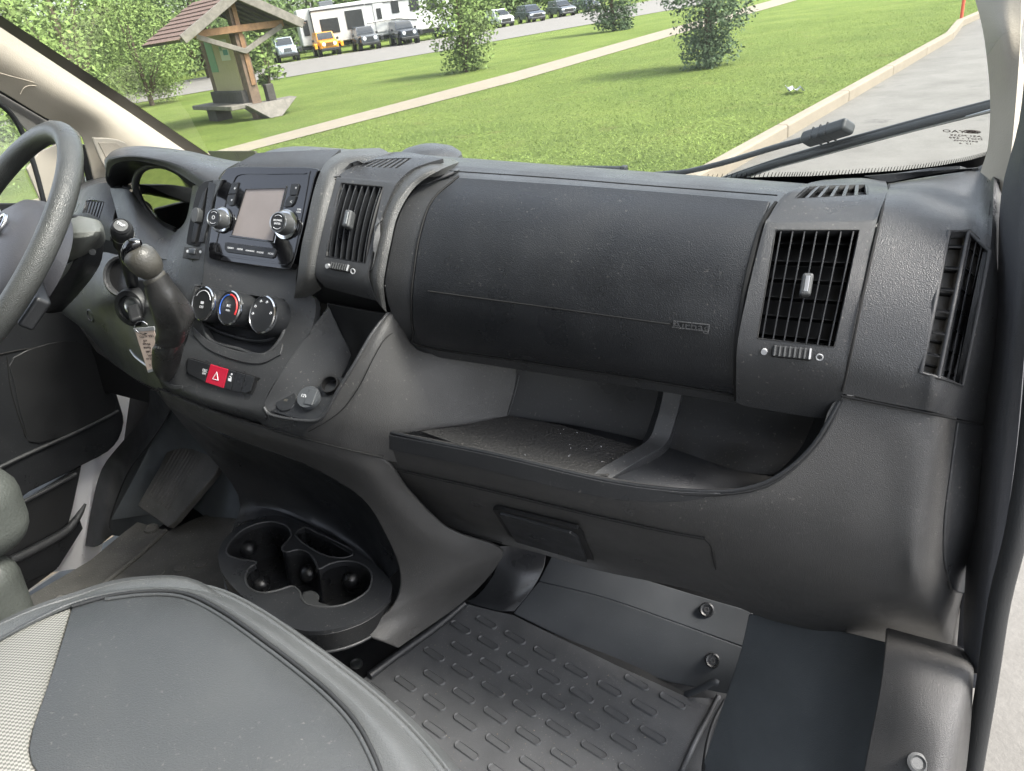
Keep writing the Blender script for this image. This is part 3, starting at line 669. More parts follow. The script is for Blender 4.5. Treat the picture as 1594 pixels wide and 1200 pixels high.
# --- vents
def bilerp(q, u, v): return (q[0]*(1-u) + q[1]*u)*(1-v) + (q[3]*(1-u) + q[2]*u)*v
def vent(q, parent, ns, nf, bulge=.006, depth=.04, tab=True, wheel=None, skew=0, name='air_vent', slat_t=.0016, mats='smooth_plastic', inside='black'):
    n_ = (q[1]-q[0]).cross(q[3]-q[0]).normalized()
    if n_.dot(CPOS-q[0]) < 0: n_ = -n_
    P = lambda u, v, d: bilerp(q, u, v) + n_*(bulge*4*v*(1-v) - d)
    # housing: five-sided black box
    vv = []; K = 6
    for i in range(K+1):
        for u in (0, 1):
            vv += [P(u, i/K, -.0004), P(u, i/K, depth)]
    ff = []
    for i in range(K):
        a = i*4; b = a+4
        ff += [(a, a+1, b+1, b), (a+2, b+2, b+3, a+3), (a+1, a+3, b+3, b+1)]
    ff += [(0, 2, 3, 1), (K*4, K*4+1, K*4+3, K*4+2)]
    h = mk(name, vv, ff, inside, parent, solid=.0012)
    u_ = (q[1]-q[0]).normalized(); v_ = (q[0]-q[3]).normalized()
    for s in range(ns):
        u = (s+.5)/ns if ns > 1 else .5
        vs = []; fs = []; hw = slat_t/2/(q[1]-q[0]).length
        for i in range(K+1):
            v = i/K
            for du, d in ((-hw, .001), (hw, .001), (hw, depth*.55), (-hw, depth*.55)): vs.append(P(u+du+(skew*.01 if d > .01 else 0), v, d))
        for i in range(K):
            for j in range(4): fs.append((i*4+j, i*4+(j+1) % 4, (i+1)*4+(j+1) % 4, (i+1)*4+j))
        fs += [(3, 2, 1, 0), (K*4, K*4+1, K*4+2, K*4+3)]
        mk('slat', vs, fs, mats, h, bev=.0003, seg=1)
    for s in range(nf):
        v = (s+.5)/nf; t = .0007/(q[0]-q[3]).length
        vs = [P(u, v+dv, d) for u in (.0, 1.) for dv, d in ((-t, depth*.5), (t, depth*.5), (t, depth*.9), (-t, depth*.9))]
        mk('fin', vs, [(0, 1, 2, 3), (7, 6, 5, 4), (0, 4, 5, 1), (1, 5, 6, 2), (2, 6, 7, 3), (3, 7, 4, 0)], 'black', h)
    if tab:
        c = P(.5, .52, 0)
        t = box('direction_tab', c + n_*.006, (u_, v_, n_), (.012, .026, .014), 'knob_rubber', h, bev=.0035, seg=3)
        box('tab_highlight', c + n_*.0132, (u_, v_, n_), (.0045, .018, .0012), 'satin_metal', h, bev=.0005)
    if wheel is not None:
        a, b = wheel; c = (a+b)/2; L = (b-a).length; ax = (b-a).normalized(); vx = n_.cross(ax).normalized()
        wh = box('thumbwheel', c + n_*.003, (ax, vx, n_), (L, L*.32, .007), 'dark_plastic', h, bev=.002)
        for i in range(8):
            box('rib', a + (b-a)*((i+.5)/8) + n_*.0065, (ax, vx, n_), (L/22, L*.29, .0035), 'knob_rubber' if i < 7 else 'soft_print', wh, bev=.0003)
    return h, n_

def vent_marks(pl, dot, ring, r, parent):
    lathe('closed_mark', pl.at(*dot), pl.n, [(r, -.0002), (r, .0045)], 'soft_print', parent, seg=16)
    c = pl.at(*ring); u, v, _ = frame_of(pl.n)
    tube('open_mark', [c + u*math.cos(t)*r + v*math.sin(t)*r + pl.n*.0042 for t in (i*math.pi/8 for i in range(16))], r*.24, 'soft_print', parent, seg=6, closed=True)

# --- right vent panel
o_ = .012
g_ = SR(PASS, o_,
    [(1262,284,-.004),(1285,280,-.004),(1340,277,-.004),(1379,282,-.004)], [(1240,293),(1258,290),(1349,287),(1381,289)], [(1216,308),(1236,309),(1352,303),(1381,299)],
    [(1197,338),(1216,339),(1346,337),(1370,327)], [(1189,354),(1207,357),(1339,357),(1362,357)], [(1165,450),(1192,442),(1319,449),(1341,452)],
    [(1149,527),(1178,527),(1299,541),(1322,545)], [(1146,575),(1172,580),(1290,592),(1313,597)], [(1146,626),(1170,634),(1286,652),(1308,644)])
vp = patch('vent_panel', g_, 'plastic', dash, holes=((1,1),(4,1),(5,1)), th=.008, bev=.002)
q = [g_[4][1], g_[4][2], g_[6][2], g_[6][1]]
pl = PL(S(1195,545,o_), S(1275,553,o_), S(1190,565,o_))
h, _ = vent(q, dash, 7, 6, wheel=(pl.at(1202,547), pl.at(1264,553)))
vent_marks(pl, (1190,546), (1276,554), .0034, vp)
def top_grille(c0, c1, c2, c3, n, parent):
    """slot grille let into the dash top: dark well and slanting bars"""
    dn = V((0, .2, -1)).normalized()
    w = mk('top_grille', [c0, c1, c2, c3]+[p + dn*.012 for p in (c0, c1, c2, c3)], [(4, 5, 6, 7), (0, 4, 7, 3), (1, 2, 6, 5), (0, 1, 5, 4), (2, 3, 7, 6)], 'black', parent, solid=.001)
    for i in range(n+1):
        u = i/n; a = c3*(1-u) + c2*u; b = c0*(1-u) + c1*u; s = (c2-c3).normalized()*.0022
        mk('bar', [a-s, a+s, b+s, b-s]+[p + dn*.006 for p in (a-s, a+s, b+s, b-s)], [(3, 2, 1, 0), (4, 5, 6, 7), (0, 1, 5, 4), (1, 2, 6, 5), (2, 3, 7, 6), (3, 0, 4, 7)], 'plastic', w, bev=.0005)
top_grille(g_[1][1], g_[1][2], g_[2][2], g_[2][1], 6, dash)
seam(SP(PASS, .013, [(1384,287),(1373,328),(1345,452),(1325,548),(1311,610)]), vp, r=.0014)
seam(SP(PASS, .006, [(1208,316),(1186,350),(1166,420),(1152,500),(1146,560),(1146,622)]), vp, r=.0032, name='shadow_gap')

# --- right end of the dash with its side vent
eg = SR(PASS, .010,
    [(1382,286),(1440,276),(1500,267),(1531,262)], [(1377,303),(1430,303),(1492,303),(1524,306)], [(1366,350),(1410,352),(1477,360),(1508,360)],
    [(1342,451),(1400,456),(1456,468),(1486,466)], [(1320,550),(1375,565),(1433,580),(1461,587)], [(1310,612),(1370,625),(1425,636),(1452,641)])
es = [[S(x, y, .010) if q is None else at(x, y, Y=q) for x, y, q in r] for r in (
    ((1531,262,None),(1547,276,.985),(1558,294,.985)), ((1524,306,None),(1546,312,.93),(1564,322,.96)), ((1508,360,None),(1541,391,.90),(1564,402,.94)),
    ((1486,466,None),(1521,490,.862),(1558,500,.905)), ((1461,587,None),(1498,600,.855),(1544,606,.90)), ((1452,641,None),(1489,651,.855),(1536,660,.90)))]
ep = patch('end_panel', [r_ + q_[1:] for r_, q_ in zip(eg, es)], 'leather_plastic', dash, holes=((2,2),(3,2),(2,3),(3,3)), th=.008, bev=.002)
patch('end_shoulder', SR(PASS, .010, [(1383,284),(1440,273),(1500,264),(1531,261),(1548,272,-.02)], [(1345,274,-.0),(1420,268,0),(1480,264,0),(1515,261,0),(1530,260,-.0)]), 'plastic', dash, k=3)
h2, _ = vent([eg[2][2], eg[2][3], eg[4][3], eg[4][2]], dash, 0, 6, bulge=0, depth=.022, tab=False, name='side_vent', inside='grey_trim')
for i in range(6):
    v = (i+.75)/6.6; a = eg[2][2]*(1-v) + eg[4][2]*v; b = eg[2][3]*(1-v) + eg[4][3]*v
    box('slat', (a+b)/2 + V((0, .004, 0)), ((b-a).normalized(), V((0, 1, 0)), V((0, 0, 1))), ((b-a).length, .008, .0016), 'smooth_plastic', h2, bev=.0003)
qq = [es[2][0], es[2][1], es[4][1], es[4][0]]
h3, _ = vent(qq, dash, 4, 7, bulge=0, depth=.018, tab=False, name='side_vent', slat_t=.0013, inside='plastic')
tube('vent_surround', [eg[2][2], eg[3][2], eg[4][2], es[4][0], es[4][1], es[3][1], es[2][1], es[2][0]], .0026, 'plastic', dash, closed=True)
tube('vent_spine', [es[2][0], es[3][0], es[4][0]], .0022, 'plastic', dash, k=4)
seam(SP(PASS, .0105, [(1310,616),(1380,630),(1440,642),(1489,652)]), ep, r=.0016)

# --- lower passenger panel
A = SR(LOWR, 0,
    [(598,674),(760,706),(931,746),(1080,766),(1190,753),(1268,692),(1310,619),(1452,645)],
    [(596,699),(755,733),(925,774),(1075,797),(1212,789),(1302,742),(1370,690),(1446,705)],
    [(617,735,-.004),(755,763,-.004),(920,802,-.004),(1085,836,-.002),(1215,845),(1312,815),(1382,780),(1438,775)],
    [(648,782,-.008),(762,800,-.008),(915,838,-.008),(1085,868,-.004),(1215,890),(1317,885),(1390,860),(1430,850)],
    [(705,822,-.01),(790,830,-.01),(920,866,-.01),(1090,900,-.006),(1215,935),(1322,940),(1397,935),(1434,918)],
    [(781,847,-.012),(838,861,-.012),(931,888,-.012),(1090,922,-.01),(1198,965,-.01),(1322,991,-.01),(1405,1008,-.01),(1486,1026,-.01)])
B = SR(LOWR, 0,
    [(1452,645),(1489,653,-.03),(1536,660,-.07)], [(1446,705),(1478,738,-.03),(1529,740,-.07)], [(1438,775),(1468,812,-.03),(1521,812,-.075)],
    [(1430,850),(1467,872,-.03),(1513,872,-.08)], [(1434,918),(1478,925,-.035),(1504,925,-.08)], [(1486,1026,-.01),(1492,1000,-.04),(1498,985,-.08)])
lowp = patch('lower_panel', [r_ + q_[1:] for r_, q_ in zip(A, B)], 'warm_plastic', dash, th=.008, bev=.004, k=5)
ins = PL(S(1489,655,-.028,LOWR), S(1535,665,-.066,LOWR), S(1500,935,-.06,LOWR))
patch('inset_panel', SR(LOWR, .003, [(1492,657,-.031),(1512,659,-.05),(1534,661,-.068)], [(1480,740,-.031),(1503,740,-.05),(1527,741,-.068)], [(1471,812,-.032),(1495,812,-.053),(1519,813,-.073)], [(1471,872,-.033),(1490,872,-.056),(1511,872,-.078)], [(1484,918,-.037),(1493,922,-.058),(1503,924,-.078)]), 'plastic', dash, th=.004, bev=.0015)
patch('shelf_lip_face', SR(LOWR, .0025, [(598,676),(760,708),(931,748),(1040,764),(1120,768)], [(596,698),(755,732),(925,773),(1040,782,-.001),(1130,771,-.003)]), 'plastic', dash, th=.003, bev=.002)
# glove door in the lower panel: outline, upper seam, latch plate
gp = [(618,731),(755,762),(900,797),(1030,826),(1097,838),(1108,860),(1120,915)]
seam(SP(LOWR, -.001, gp[:5]), lowp, r=.0022)
seam(SP(LOWR, -.003, [(1097,838),(1107,850),(1112,875),(1124,922)]), lowp, r=.0018)
seam(SP(LOWR, -.003, [(619,732),(636,776),(680,811),(731,831),(781,845)]), lowp, r=.0016)
lt = PL(S(777,793,-.004,LOWR), S(905,828,-.004,LOWR), S(800,830,-.007,LOWR))
slab('latch_plate', [p for p in lt.pts([(779,793),(786,794),(890,822),(901,829),(916,868),(908,870),(812,840),(805,836)])], lt.n, -.004, .009, 'smooth_plastic', dash, bev=.0022)
slab('latch_recess', lt.pts([(768,790),(780,790),(900,820),(908,830),(932,884),(900,872),(800,842)]), lt.n, -.003, .004, 'black', dash, bev=.001)

# --- open shelf
fl = .552
shelf_mat = mk('shelf_floor', [V((.16,.805,fl-.002)), V((.86,.805,fl-.002)), V((.86,1.08,fl-.002)), V((.30,1.08,fl-.002))], [(0,1,2,3)], 'smooth_plastic', dash, solid=.006)
fm = [at(x, y, Z=fl+.003) for x, y in ((655,672),(720,664),(792,648),(870,662),(960,688),(1005,700),(975,722),(945,742),(860,730),(740,702))]
slab('shelf_mat', fm, V((0,0,1)), -.001, .0015, 'shelf_net', dash, bev=.0008)
sb_ = YR([(640,545,.868),(720,552,.905),(803,562,.935),(930,588,.958),(1060,600,.958),(1200,640,.948),(1330,640,.945)], [(640,600,.845),(720,600,.890),(799,600,.928),(930,625,.952),(1050,655,.950),(1190,690,.940),(1320,690,.938)], [(640,676,.818),(710,664,.865),(790,650,.916),(900,664,.938),(1030,694,.935),(1150,734,.912),(1270,744,.93)])
patch('shelf_back', [r_[2:] for r_ in sb_], 'smooth_plastic', dash, k=4)
seam(YR([(808,584,.931),(800,615,.924),(791,645,.916)])[0], dash, r=.0014, name='edge_line', m='plastic')
dv = [at(1050,585,Y=.95), at(1045,620,Y=.942), at(1036,655,Y=.935), at(1022,688,Z=fl+.014), at(985,712,Z=fl+.010), at(945,736,Z=fl+.004), at(930,752,Z=fl-.004)]
def ribbon(name, path, side, wd, ht, m, parent, k=5):
    p = cr(path, k); vs = []; fs = []
    n = len(p)
    for i in range(n):
        t = (p[min(i+1,n-1)]-p[max(i-1,0)]).normalized(); s = side; nn = t.cross(s).normalized()
        if nn.dot(CPOS-p[i]) < 0: nn = -nn
        for a, b in ((-wd, -ht), (-wd*.6, 0), (wd*.6, 0), (wd, -ht)): vs.append(p[i] + s*a + nn*b)
    for i in range(n-1):
        for j in range(3): fs.append((i*4+j, i*4+j+1, (i+1)*4+j+1, (i+1)*4+j))
    return mk(name, vs, fs, m, parent, solid=.002, bev=.003)
ribbon('shelf_divider', dv, V((.95,.2,-.1)).normalized(), .019, .03, 'plastic', dash)
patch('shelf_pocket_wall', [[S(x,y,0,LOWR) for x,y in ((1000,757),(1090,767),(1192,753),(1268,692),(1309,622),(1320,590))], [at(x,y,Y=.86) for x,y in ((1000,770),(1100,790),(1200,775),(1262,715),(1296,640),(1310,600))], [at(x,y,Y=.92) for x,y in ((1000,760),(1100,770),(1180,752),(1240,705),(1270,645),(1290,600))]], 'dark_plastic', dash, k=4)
tube('shelf_lip', SP(LOWR, -.001, [(600,671),(680,689),(760,705),(845,725),(931,745),(1010,758),(1080,764),(1140,764),(1192,751),(1235,724),(1268,690),(1292,652),(1308,622)]), .0028, 'smooth_plastic', dash, k=3)
mk('shelf_lip_end', [S(598,674,0,LOWR), S(596,700,0,LOWR), at(600,705,Y=.86), at(604,672,Y=.86)], [(0,1,2,3)], 'smooth_plastic', dash, solid=.006)

# --- centre: bands, vent pod
patch('arch_band', SR(PASS, .016, [(590,230),(598,233),(606,238)], [(545,233),(560,240,.004),(578,249)], [(517,244),(530,250,.006),(546,260)], [(501,262),(512,266,.006),(527,273)], [(488,299),(505,292,.006),(522,284)], [(478,345),(493,343,.006),(507,340)], [(469,385),(482,390,.006),(495,395)], [(461,444),(476,438,.006),(491,430)], [(455,478,-.02),(476,466,-.02),(500,450,-.02)]), 'speckled_plastic', dash, th=.01, bev=.002)
patch('arch_band', SR(PASS, .016, [(722,250,-.014),(706,247,-.012),(690,246,-.010)], [(690,262),(678,258,.003),(664,254,-.004)], [(648,289),(640,283,.005),(626,274,-.005)], [(620,333),(614,318,.005),(606,304,-.006)], [(608,380),(598,366,.005),(587,352,-.006)], [(602,410),(590,406,.005),(577,400,-.006)], [(597,446),(585,440,.005),(573,431,-.006)], [(602,487,-.006),(594,478,-.002),(586,468,-.004)]), 'speckled_plastic', dash, th=.01, bev=.002)
pg = SR(PASS, .018,
    [(606,238),(625,236),(660,241),(690,247)], [(570,251),(583,248),(642,246),(664,254)], [(546,261),(556,259),(620,262),(640,264)], [(527,273),(534,274),(600,280),(622,280)],
    [(522,284),(531,284),(597,290),(611,296)], [(507,340),(519,341),(584,349),(589,352)], [(495,395),(507,399),(569,410),(577,402)], [(491,428),(503,433),(560,441),(573,432)], [(505,446,-.012),(515,450,-.012),(570,464,-.012),(586,468,-.006)])
pod = patch('vent_pod', pg, 'plastic', dash, holes=((1,1),(4,1),(5,1)), th=.006, bev=.002)
pl = PL(S(515,412,.018), S(555,420,.018), S(510,430,.018))
vent([pg[4][1], pg[4][2], pg[6][2], pg[6][1]], dash, 7, 0, wheel=(pl.at(518,415), pl.at(547,420)))
vent_marks(pl, (512,414), (552,422), .0034, pod)
top_grille(pg[1][1], pg[1][2], pg[2][2], pg[2][1], 7, dash)
patch('pod_underside', [SP(PASS, .004, [(496,436),(530,448),(575,452),(600,446)]), SP(PASS, -.03, [(494,470),(530,480),(570,486),(608,490)])], 'dark_plastic', dash)

# --- centre stack skin
cg = SR(CENT, 0,
    [(400,238),(435,236),(480,234),(530,232)], [(367,257),(410,255),(460,252),(505,256)], [(347,283),(392,281),(445,279),(492,288)], [(337,318),(380,318),(435,318),(484,322)],
    [(326,353),(370,356),(425,358),(476,355)], [(320,392),(366,402),(415,412),(468,400)], [(316,432),(362,440),(410,446),(461,444)],
    [(313,448),(321,449),(444,466),(490,466)], [(303,492),(312,496),(440,520),(485,512)], [(297,508),(327,530),(412,553),(464,540)], [(286,540),(325,556),(385,575),(440,577)], [(258,566),(300,597),(355,612),(414,620)], [(244,580),(285,614),(345,637),(415,655)], [(252,602,-.012),(290,632,-.012),(350,652,-.012),(420,668,-.012)])
cs = patch('centre_fascia', cg, 'plastic', dash, holes=((7,1),(8,1)), th=.012, bev=.002)
# knob well with its tray lip
patch('control_well', SR(CENT, -.022, [(312,440,.02),(365,445,.02),(415,452,.02),(458,452,.02)], [(312,462),(360,470),(410,480),(452,482)], [(308,490,.0),(350,506),(400,520),(445,512,.0)], [(303,503,.010),(335,536,.010),(395,556,.010),(450,530,.010)]), 'smooth_plastic', dash)
tube('tray_lip', SP(CENT, -.001, [(313,470),(312,496),(327,529),(370,543),(412,552),(440,521),(443,490)]), .0032, 'plastic', dash, k=4)
tube('tray_edge', SP(CENT, -.010, [(318,505),(345,517),(380,528),(415,530),(434,520)]), .003, 'smooth_plastic', dash, k=4)
patch('lower_tongue', SR(CENT, .003, [(300,508),(325,530),(370,546),(410,550),(440,536)], [(299,520),(325,545),(370,562),(405,566),(436,552)]), 'plastic', dash)
# climate knobs
kpl = PL(S(322,470,-.02,CENT), S(412,487,-.02,CENT), S(330,500,-.02,CENT)); kn = (kpl.n + V((-.20,-.12,-.02))).normalized()
ku = V((1,0,0)) - kn*kn.x; ku.normalize(); kv = kn.cross(ku)
for i, (x, y, r) in enumerate(((352,480,.0275),(392,487,.0275),(443,497,.0295))):
    o = kpl.at(x, y)
    kb = lathe('climate_knob', o, kn, [(r*1.05,-.02),(r*1.02,.012),(r,.036),(r*.985,.039)], 'smooth_plastic', dash, seg=36)
    lathe('chrome_ring', o, kn, [(r*.985,.0385),(r*1.0,.0405),(r*.99,.043),(r*.93,.0445),(r*.91,.0425)], 'chrome', kb, seg=36)
    lathe('knob_face', o, kn, [(r*.915,.040),(r*.91,.0433),(.0001,.0437)], 'dark_plastic', kb, seg=36)
    f0 = o + kn*.0442
    arc = lambda a0, a1, rr, n=10: [f0 + ku*math.cos(R_(a0+(a1-a0)*j/n))*rr + kv*math.sin(R_(a0+(a1-a0)*j/n))*rr for j in range(n+1)]
    if i == 0:
        tube('dial_arc', arc(20, 150, r*.74), .0006, 'white_print', kb, seg=5); text('lettering', 'OFF', f0 - kv*.006, ku, kv, .006, 'white_print', kb)
        box('dial_icon', f0+kv*.001, (ku, kv, kn), (.007, .004, .0004), 'white_print', kb, bev=.0)
    elif i == 1:
        tube('dial_arc', arc(100, 215, r*.74), .0009, 'blue_print', kb, seg=5); tube('dial_arc', arc(-25, 90, r*.74), .0014, 'red_print', kb, seg=5)
        text('lettering', 'A/C', f0 + kv*.003, ku, kv, .006, 'white_print', kb); text('lettering', 'PUSH', f0 - kv*.004, ku, kv, .004, 'white_print', kb)
    else:
        for a in (185, 150, 110, 70, 10):
            c = f0 + ku*math.cos(R_(a))*r*.68 + kv*math.sin(R_(a))*r*.68
            tube('mode_icon', [c+ku*.0022, c+kv*.0024, c-ku*.0022, c-kv*.001], .0005, 'white_print', kb, seg=5)
# switch strip
spl = PL(S(292,560,.001,CENT), S(400,590,.001,CENT), S(300,585,.001,CENT))
sl_ = lambda pts, h=0: spl.pts(pts, h)
st = slab('switch_bank', crloop(sl_([(293,557),(330,567),(399,586),(400,592),(393,611),(386,613),(340,602),(294,583),(291,577)]), 3), spl.n, -.006, .0005, 'black', dash, bev=.0008)
for m_, pp in (('smooth_plastic', [(295,558),(328,567.5),(320,594),(295,582),(292,576)]), ('hazard_red', [(329,567),(356.5,575),(349,604),(321,595)]), ('smooth_plastic', [(357.5,575),(368,578.5),(360,607),(350,604)]), ('smooth_plastic', [(369,579),(383,583),(375,610.5),(361,607.5)]), ('smooth_plastic', [(384,583),(398,587),(391,609),(385,612),(376,610.5)])):
    slab('switch_button', sl_(pp), spl.n, -.004, .0022, m_, st, bev=.0008)
su_ = (sl_([(360,590)])[0]-sl_([(320,578)])[0]).normalized(); sv_ = spl.n.cross(su_)
tri = sl_([(337.5,579),(331,589.5),(339.5,592)], .0026); tube('hazard_triangle', [tri[0], (tri[0]+tri[1])/2, tri[1], (tri[1]+tri[2])/2, tri[2], (tri[2]+tri[0])/2], .0006, 'white_print', st, seg=5, closed=True)
text('lettering', 'ESC', sl_([(319,577)], .0026)[0], su_, sv_, .0062, 'white_print', st); text('lettering', 'OFF', sl_([(317.5,581.5)], .0026)[0], su_, sv_, .0045, 'white_print', st)
lk = sl_([(357.5,591)], .0026)[0]; box('lock_icon', lk, (su_, sv_, spl.n), (.0062,.0045,.0004), 'white_print', st, bev=0)
tube('lock_icon', [lk + su_*.002 + sv_*.002, lk + su_*.002 + sv_*.0045, lk - su_*.001 + sv_*.0055, lk - su_*.002 + sv_*.0045], .0006, 'white_print', st, seg=5)
lathe('indicator_lamp', sl_([(360,583)], .0022)[0], spl.n, [(.0022,0),(.0018,.0008)], 'satin_metal', st, seg=12)
# --- radio
rpl = PL(at(352,276,Y=.914), at(495,270,Y=.914), at(332,404,Y=.858))
rp = lambda l, h=0: rpl.pts(l, h)
ru = (rpl.at(455,330)-rpl.at(360,322)).normalized(); rv = rpl.n.cross(ru)
rad = slab('radio', crloop(rp([(354,270),(366,262),(430,262),(496,264),(494,280),(480,340),(465,398),(459,414),(450,420),(400,414),(338,405),(330,397),(331,376),(338,330),(346,285)]), 3), rpl.n, -.02, .007, 'piano_black', dash, bev=.0015)
fr_o = crloop(rp([(373,269),(420,268.5),(478,268),(482,272),(472,330),(458,398),(450,410),(440,412),(390,405),(340,397),(333,390),(336,372),(350,310),(362,280)], .007), 3)
fr_i = crloop(rp([(376,272),(420,271.5),(474,271),(478,274),(469,330),(455,396),(449,407),(440,409),(390,402),(342,394),(336,388),(339,372),(353,312),(365,282)], .007), 3)
slab('radio_bezel_edge', fr_o, rpl.n, -.001, .0014, 'piano_black', rad, bev=.0006, holes=[fr_i])
sc_o = rp([(379,291),(447,289.5),(427,378),(358,368)], .007); sc_i = rp([(384,295),(445,293.5),(425.5,375),(362,366)], .007)
slab('screen_frame', sc_o, rpl.n, -.003, .0022, 'piano_black', rad, bev=.0005, holes=[sc_i])
tube('screen_trim', sc_o, .0006, 'satin_metal', rad, seg=6, closed=True)
slab('screen', rp([(383,294),(446,292.5),(426.5,376),(361,367)], .007), rpl.n, -.003, .0006, 'screen_reflection', rad, bev=.0)
def radio_knob(x, y, r, txt):
    o = rpl.at(x, y, .007)
    k_ = lathe('radio_knob', o, rpl.n, [(r*1.30,-.001),(r*1.30,.003),(r*1.08,.004),(r*1.05,.008),(r*.98,.016),(r*.93,.0185)], 'knob_rubber', rad, seg=36)
    lathe('knob_ring', o, rpl.n, [(r*1.31,.0005),(r*1.42,.0015),(r*1.42,.0035),(r*1.30,.0042)], 'chrome', k_, seg=36)
    lathe('knob_ring', o, rpl.n, [(r*.95,.0175),(r*.97,.0192),(r*.86,.0198),(r*.84,.0185)], 'satin_metal', k_, seg=36)
    lathe('knob_cap', o, rpl.n, [(r*.85,.0175),(r*.84,.0188),(.0001,.0191)], 'dark_plastic', k_, seg=32)
    for j, s in enumerate(txt): text('lettering', s, o + rpl.n*.0195 + rv*(.0025-.005*j if len(txt) > 1 else 0), ru, rv, .0042 if len(txt) > 1 else .009, 'white_print', k_)
    tube('knob_mark', [o + rpl.n*.0195 + ru*math.cos(R_(a))*r*.66 + rv*math.sin(R_(a))*r*.66 for a in range(50, 131, 16)], .0004, 'white_print', k_, seg=5)
    tube('knob_mark', [o + rpl.n*.0195 + ru*math.cos(R_(a))*r*.66 + rv*math.sin(R_(a))*r*.66 for a in range(230, 311, 16)], .0004, 'white_print', k_, seg=5)
radio_knob(347, 343, .0145, ['O']); radio_knob(446, 350, .0160, ['BROWSE', 'ENTER'])
for pp, s in (([(363,285),(373,284),(368,302),(357,303)], '+'), ([(357,304),(368,303),(364,320),(359,321),(354,316)], '*'), ([(455,287),(465,286),(467,289),(463,304),(452,304.5)], '*'), ([(451.5,305.5),(463,305),(459,317),(454,322),(444,323),(446,314)], '<')):
    bt = slab('radio_button', rp(pp, .007), rpl.n, -.001, .0028, 'smooth_plastic', rad, bev=.0008)
    c = sum((p for p in rp(pp, .0102)), V())/len(pp); text('lettering', s, c, ru, rv, .008, 'white_print', bt)
row = slab('button_row', rp([(352,378),(356,377.5),(429,387),(431.5,391),(428,401),(424,402.5),(355,393),(351,388)], .007), rpl.n, -.001, .0028, 'smooth_plastic', rad, bev=.0008)
for s, x, y in (('RADIO',359,386),('MEDIA',373.5,388),('CONTROLS',389,390.5),('PHONE',405,393),('MORE',421.5,395)):
    text('lettering', s, rpl.at(x, y, .0101), ru, rv, .0042 if len(s) < 6 else .0034, 'white_print', row)
text('lettering', 'TUNE', rpl.at(466,326,.0074), ru, rv, .0036, 'white_print', rad); text('lettering', 'SCROLL', rpl.at(465.5,330,.0074), ru, rv, .0030, 'white_print', rad)

# --- storage pocket beside the switches
patch('pocket_wall', SR(CENT, 0, [(512,478),(472,530),(435,585),(414,622),(412,634)], [(528,512,-.03),(500,556,-.028),(460,603,-.02),(430,630,-.008),(418,641,-.002)], [(547,552,-.06),(532,585,-.055),(505,612,-.045),(475,640,-.02),(450,655,-.005)]), 'plastic', dash)
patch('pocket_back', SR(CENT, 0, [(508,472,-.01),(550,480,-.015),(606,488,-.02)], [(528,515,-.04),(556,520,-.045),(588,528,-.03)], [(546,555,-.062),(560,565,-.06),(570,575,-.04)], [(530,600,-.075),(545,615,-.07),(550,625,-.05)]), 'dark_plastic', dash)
patch('pocket_floor', SR(CENT, -.022, [(520,585,-.02),(545,590,-.02),(560,600,-.02)], [(470,615,0),(505,620,0),(530,630,0)], [(420,640,.02),(455,650,.02),(490,655,.02)]), 'smooth_plastic', dash)
ppl = PL(S(440,628,-.012,CENT), S(500,615,-.02,CENT), S(470,645,-.006,CENT)); pn = (ppl.n + V((.1,-.15,.35))).normalized()
c1 = ppl.at(446,624); soc = lathe('usb_cover', c1, pn, [(.0175,-.008),(.0175,.001),(.0165,.0022),(.0001,.0026)], 'smooth_plastic', dash, seg=32)
pu, pv, _ = frame_of(pn); box('usb_port', c1 + pn*.0028, (pu, pv, pn), (.006,.004,.0006), 'knob_worn', soc, bev=.0003)
c2 = ppl.at(482,620); s2 = lathe('socket_cover', c2, pn, [(.0185,-.008),(.0185,.004),(.0172,.0065),(.0001,.0072)], 'kick_grey', dash, seg=32)
box('cover_tab', c2 + pn*.006 + pu*.006, (pu, pv, pn), (.016,.026,.005), 'kick_grey', s2, bev=.002)
text('lettering', '12V', c2 + pn*.0075 - pu*.006, pu, pn.cross(pu), .007, 'white_print', s2)
lathe('open_socket', ppl.at(513,598), pn, [(.014,-.02),(.014,.002),(.012,.002),(.012,-.018)], 'black', dash, seg=24)

# --- console side, facing the passenger
patch('console_side', YR(
    [(600,487,.84),(609,486,.842),(618,491,.848),(650,545,.870),(720,552,.902),(806,561,.936)], [(580,520,.808),(594,521,.811),(610,535,.822),(655,568,.858),(722,574,.896),(804,578,.933)],
    [(553,565,.783),(572,568,.787),(590,580,.796),(655,602,.843),(720,603,.888),(800,608,.926)], [(527,607,.767),(548,612,.772),(570,622,.780),(645,642,.826),(716,640,.874),(794,636,.920)],
    [(503,650,.755),(528,652,.762),(552,658,.770),(625,674,.810),(705,668,.860),(789,655,.914)], [(478,668,.752),(505,678,.758),(540,688,.769),(597,700,.800),(680,700,.845),(780,690,.900)], [(470,684,.755),(500,692,.760),(540,702,.772),(597,716,.804),(670,725,.845),(770,720,.890)]), 'warm_plastic', dash, th=.006, bev=.004)
seam(YR([(622,512,.847),(600,527,.813),(580,560,.79),(560,600,.776),(535,635,.765),(510,655,.757),(480,672,.752)])[0], dash, r=.0008)
tube('pocket_rim', YR([(604,487,.84),(578,521,.807),(552,566,.782),(526,608,.766),(507,642,.756),(490,655,.752),(450,652,.75),(420,645,.75),(411,634,.752)])[0], .0026, 'plastic', dash, k=4)
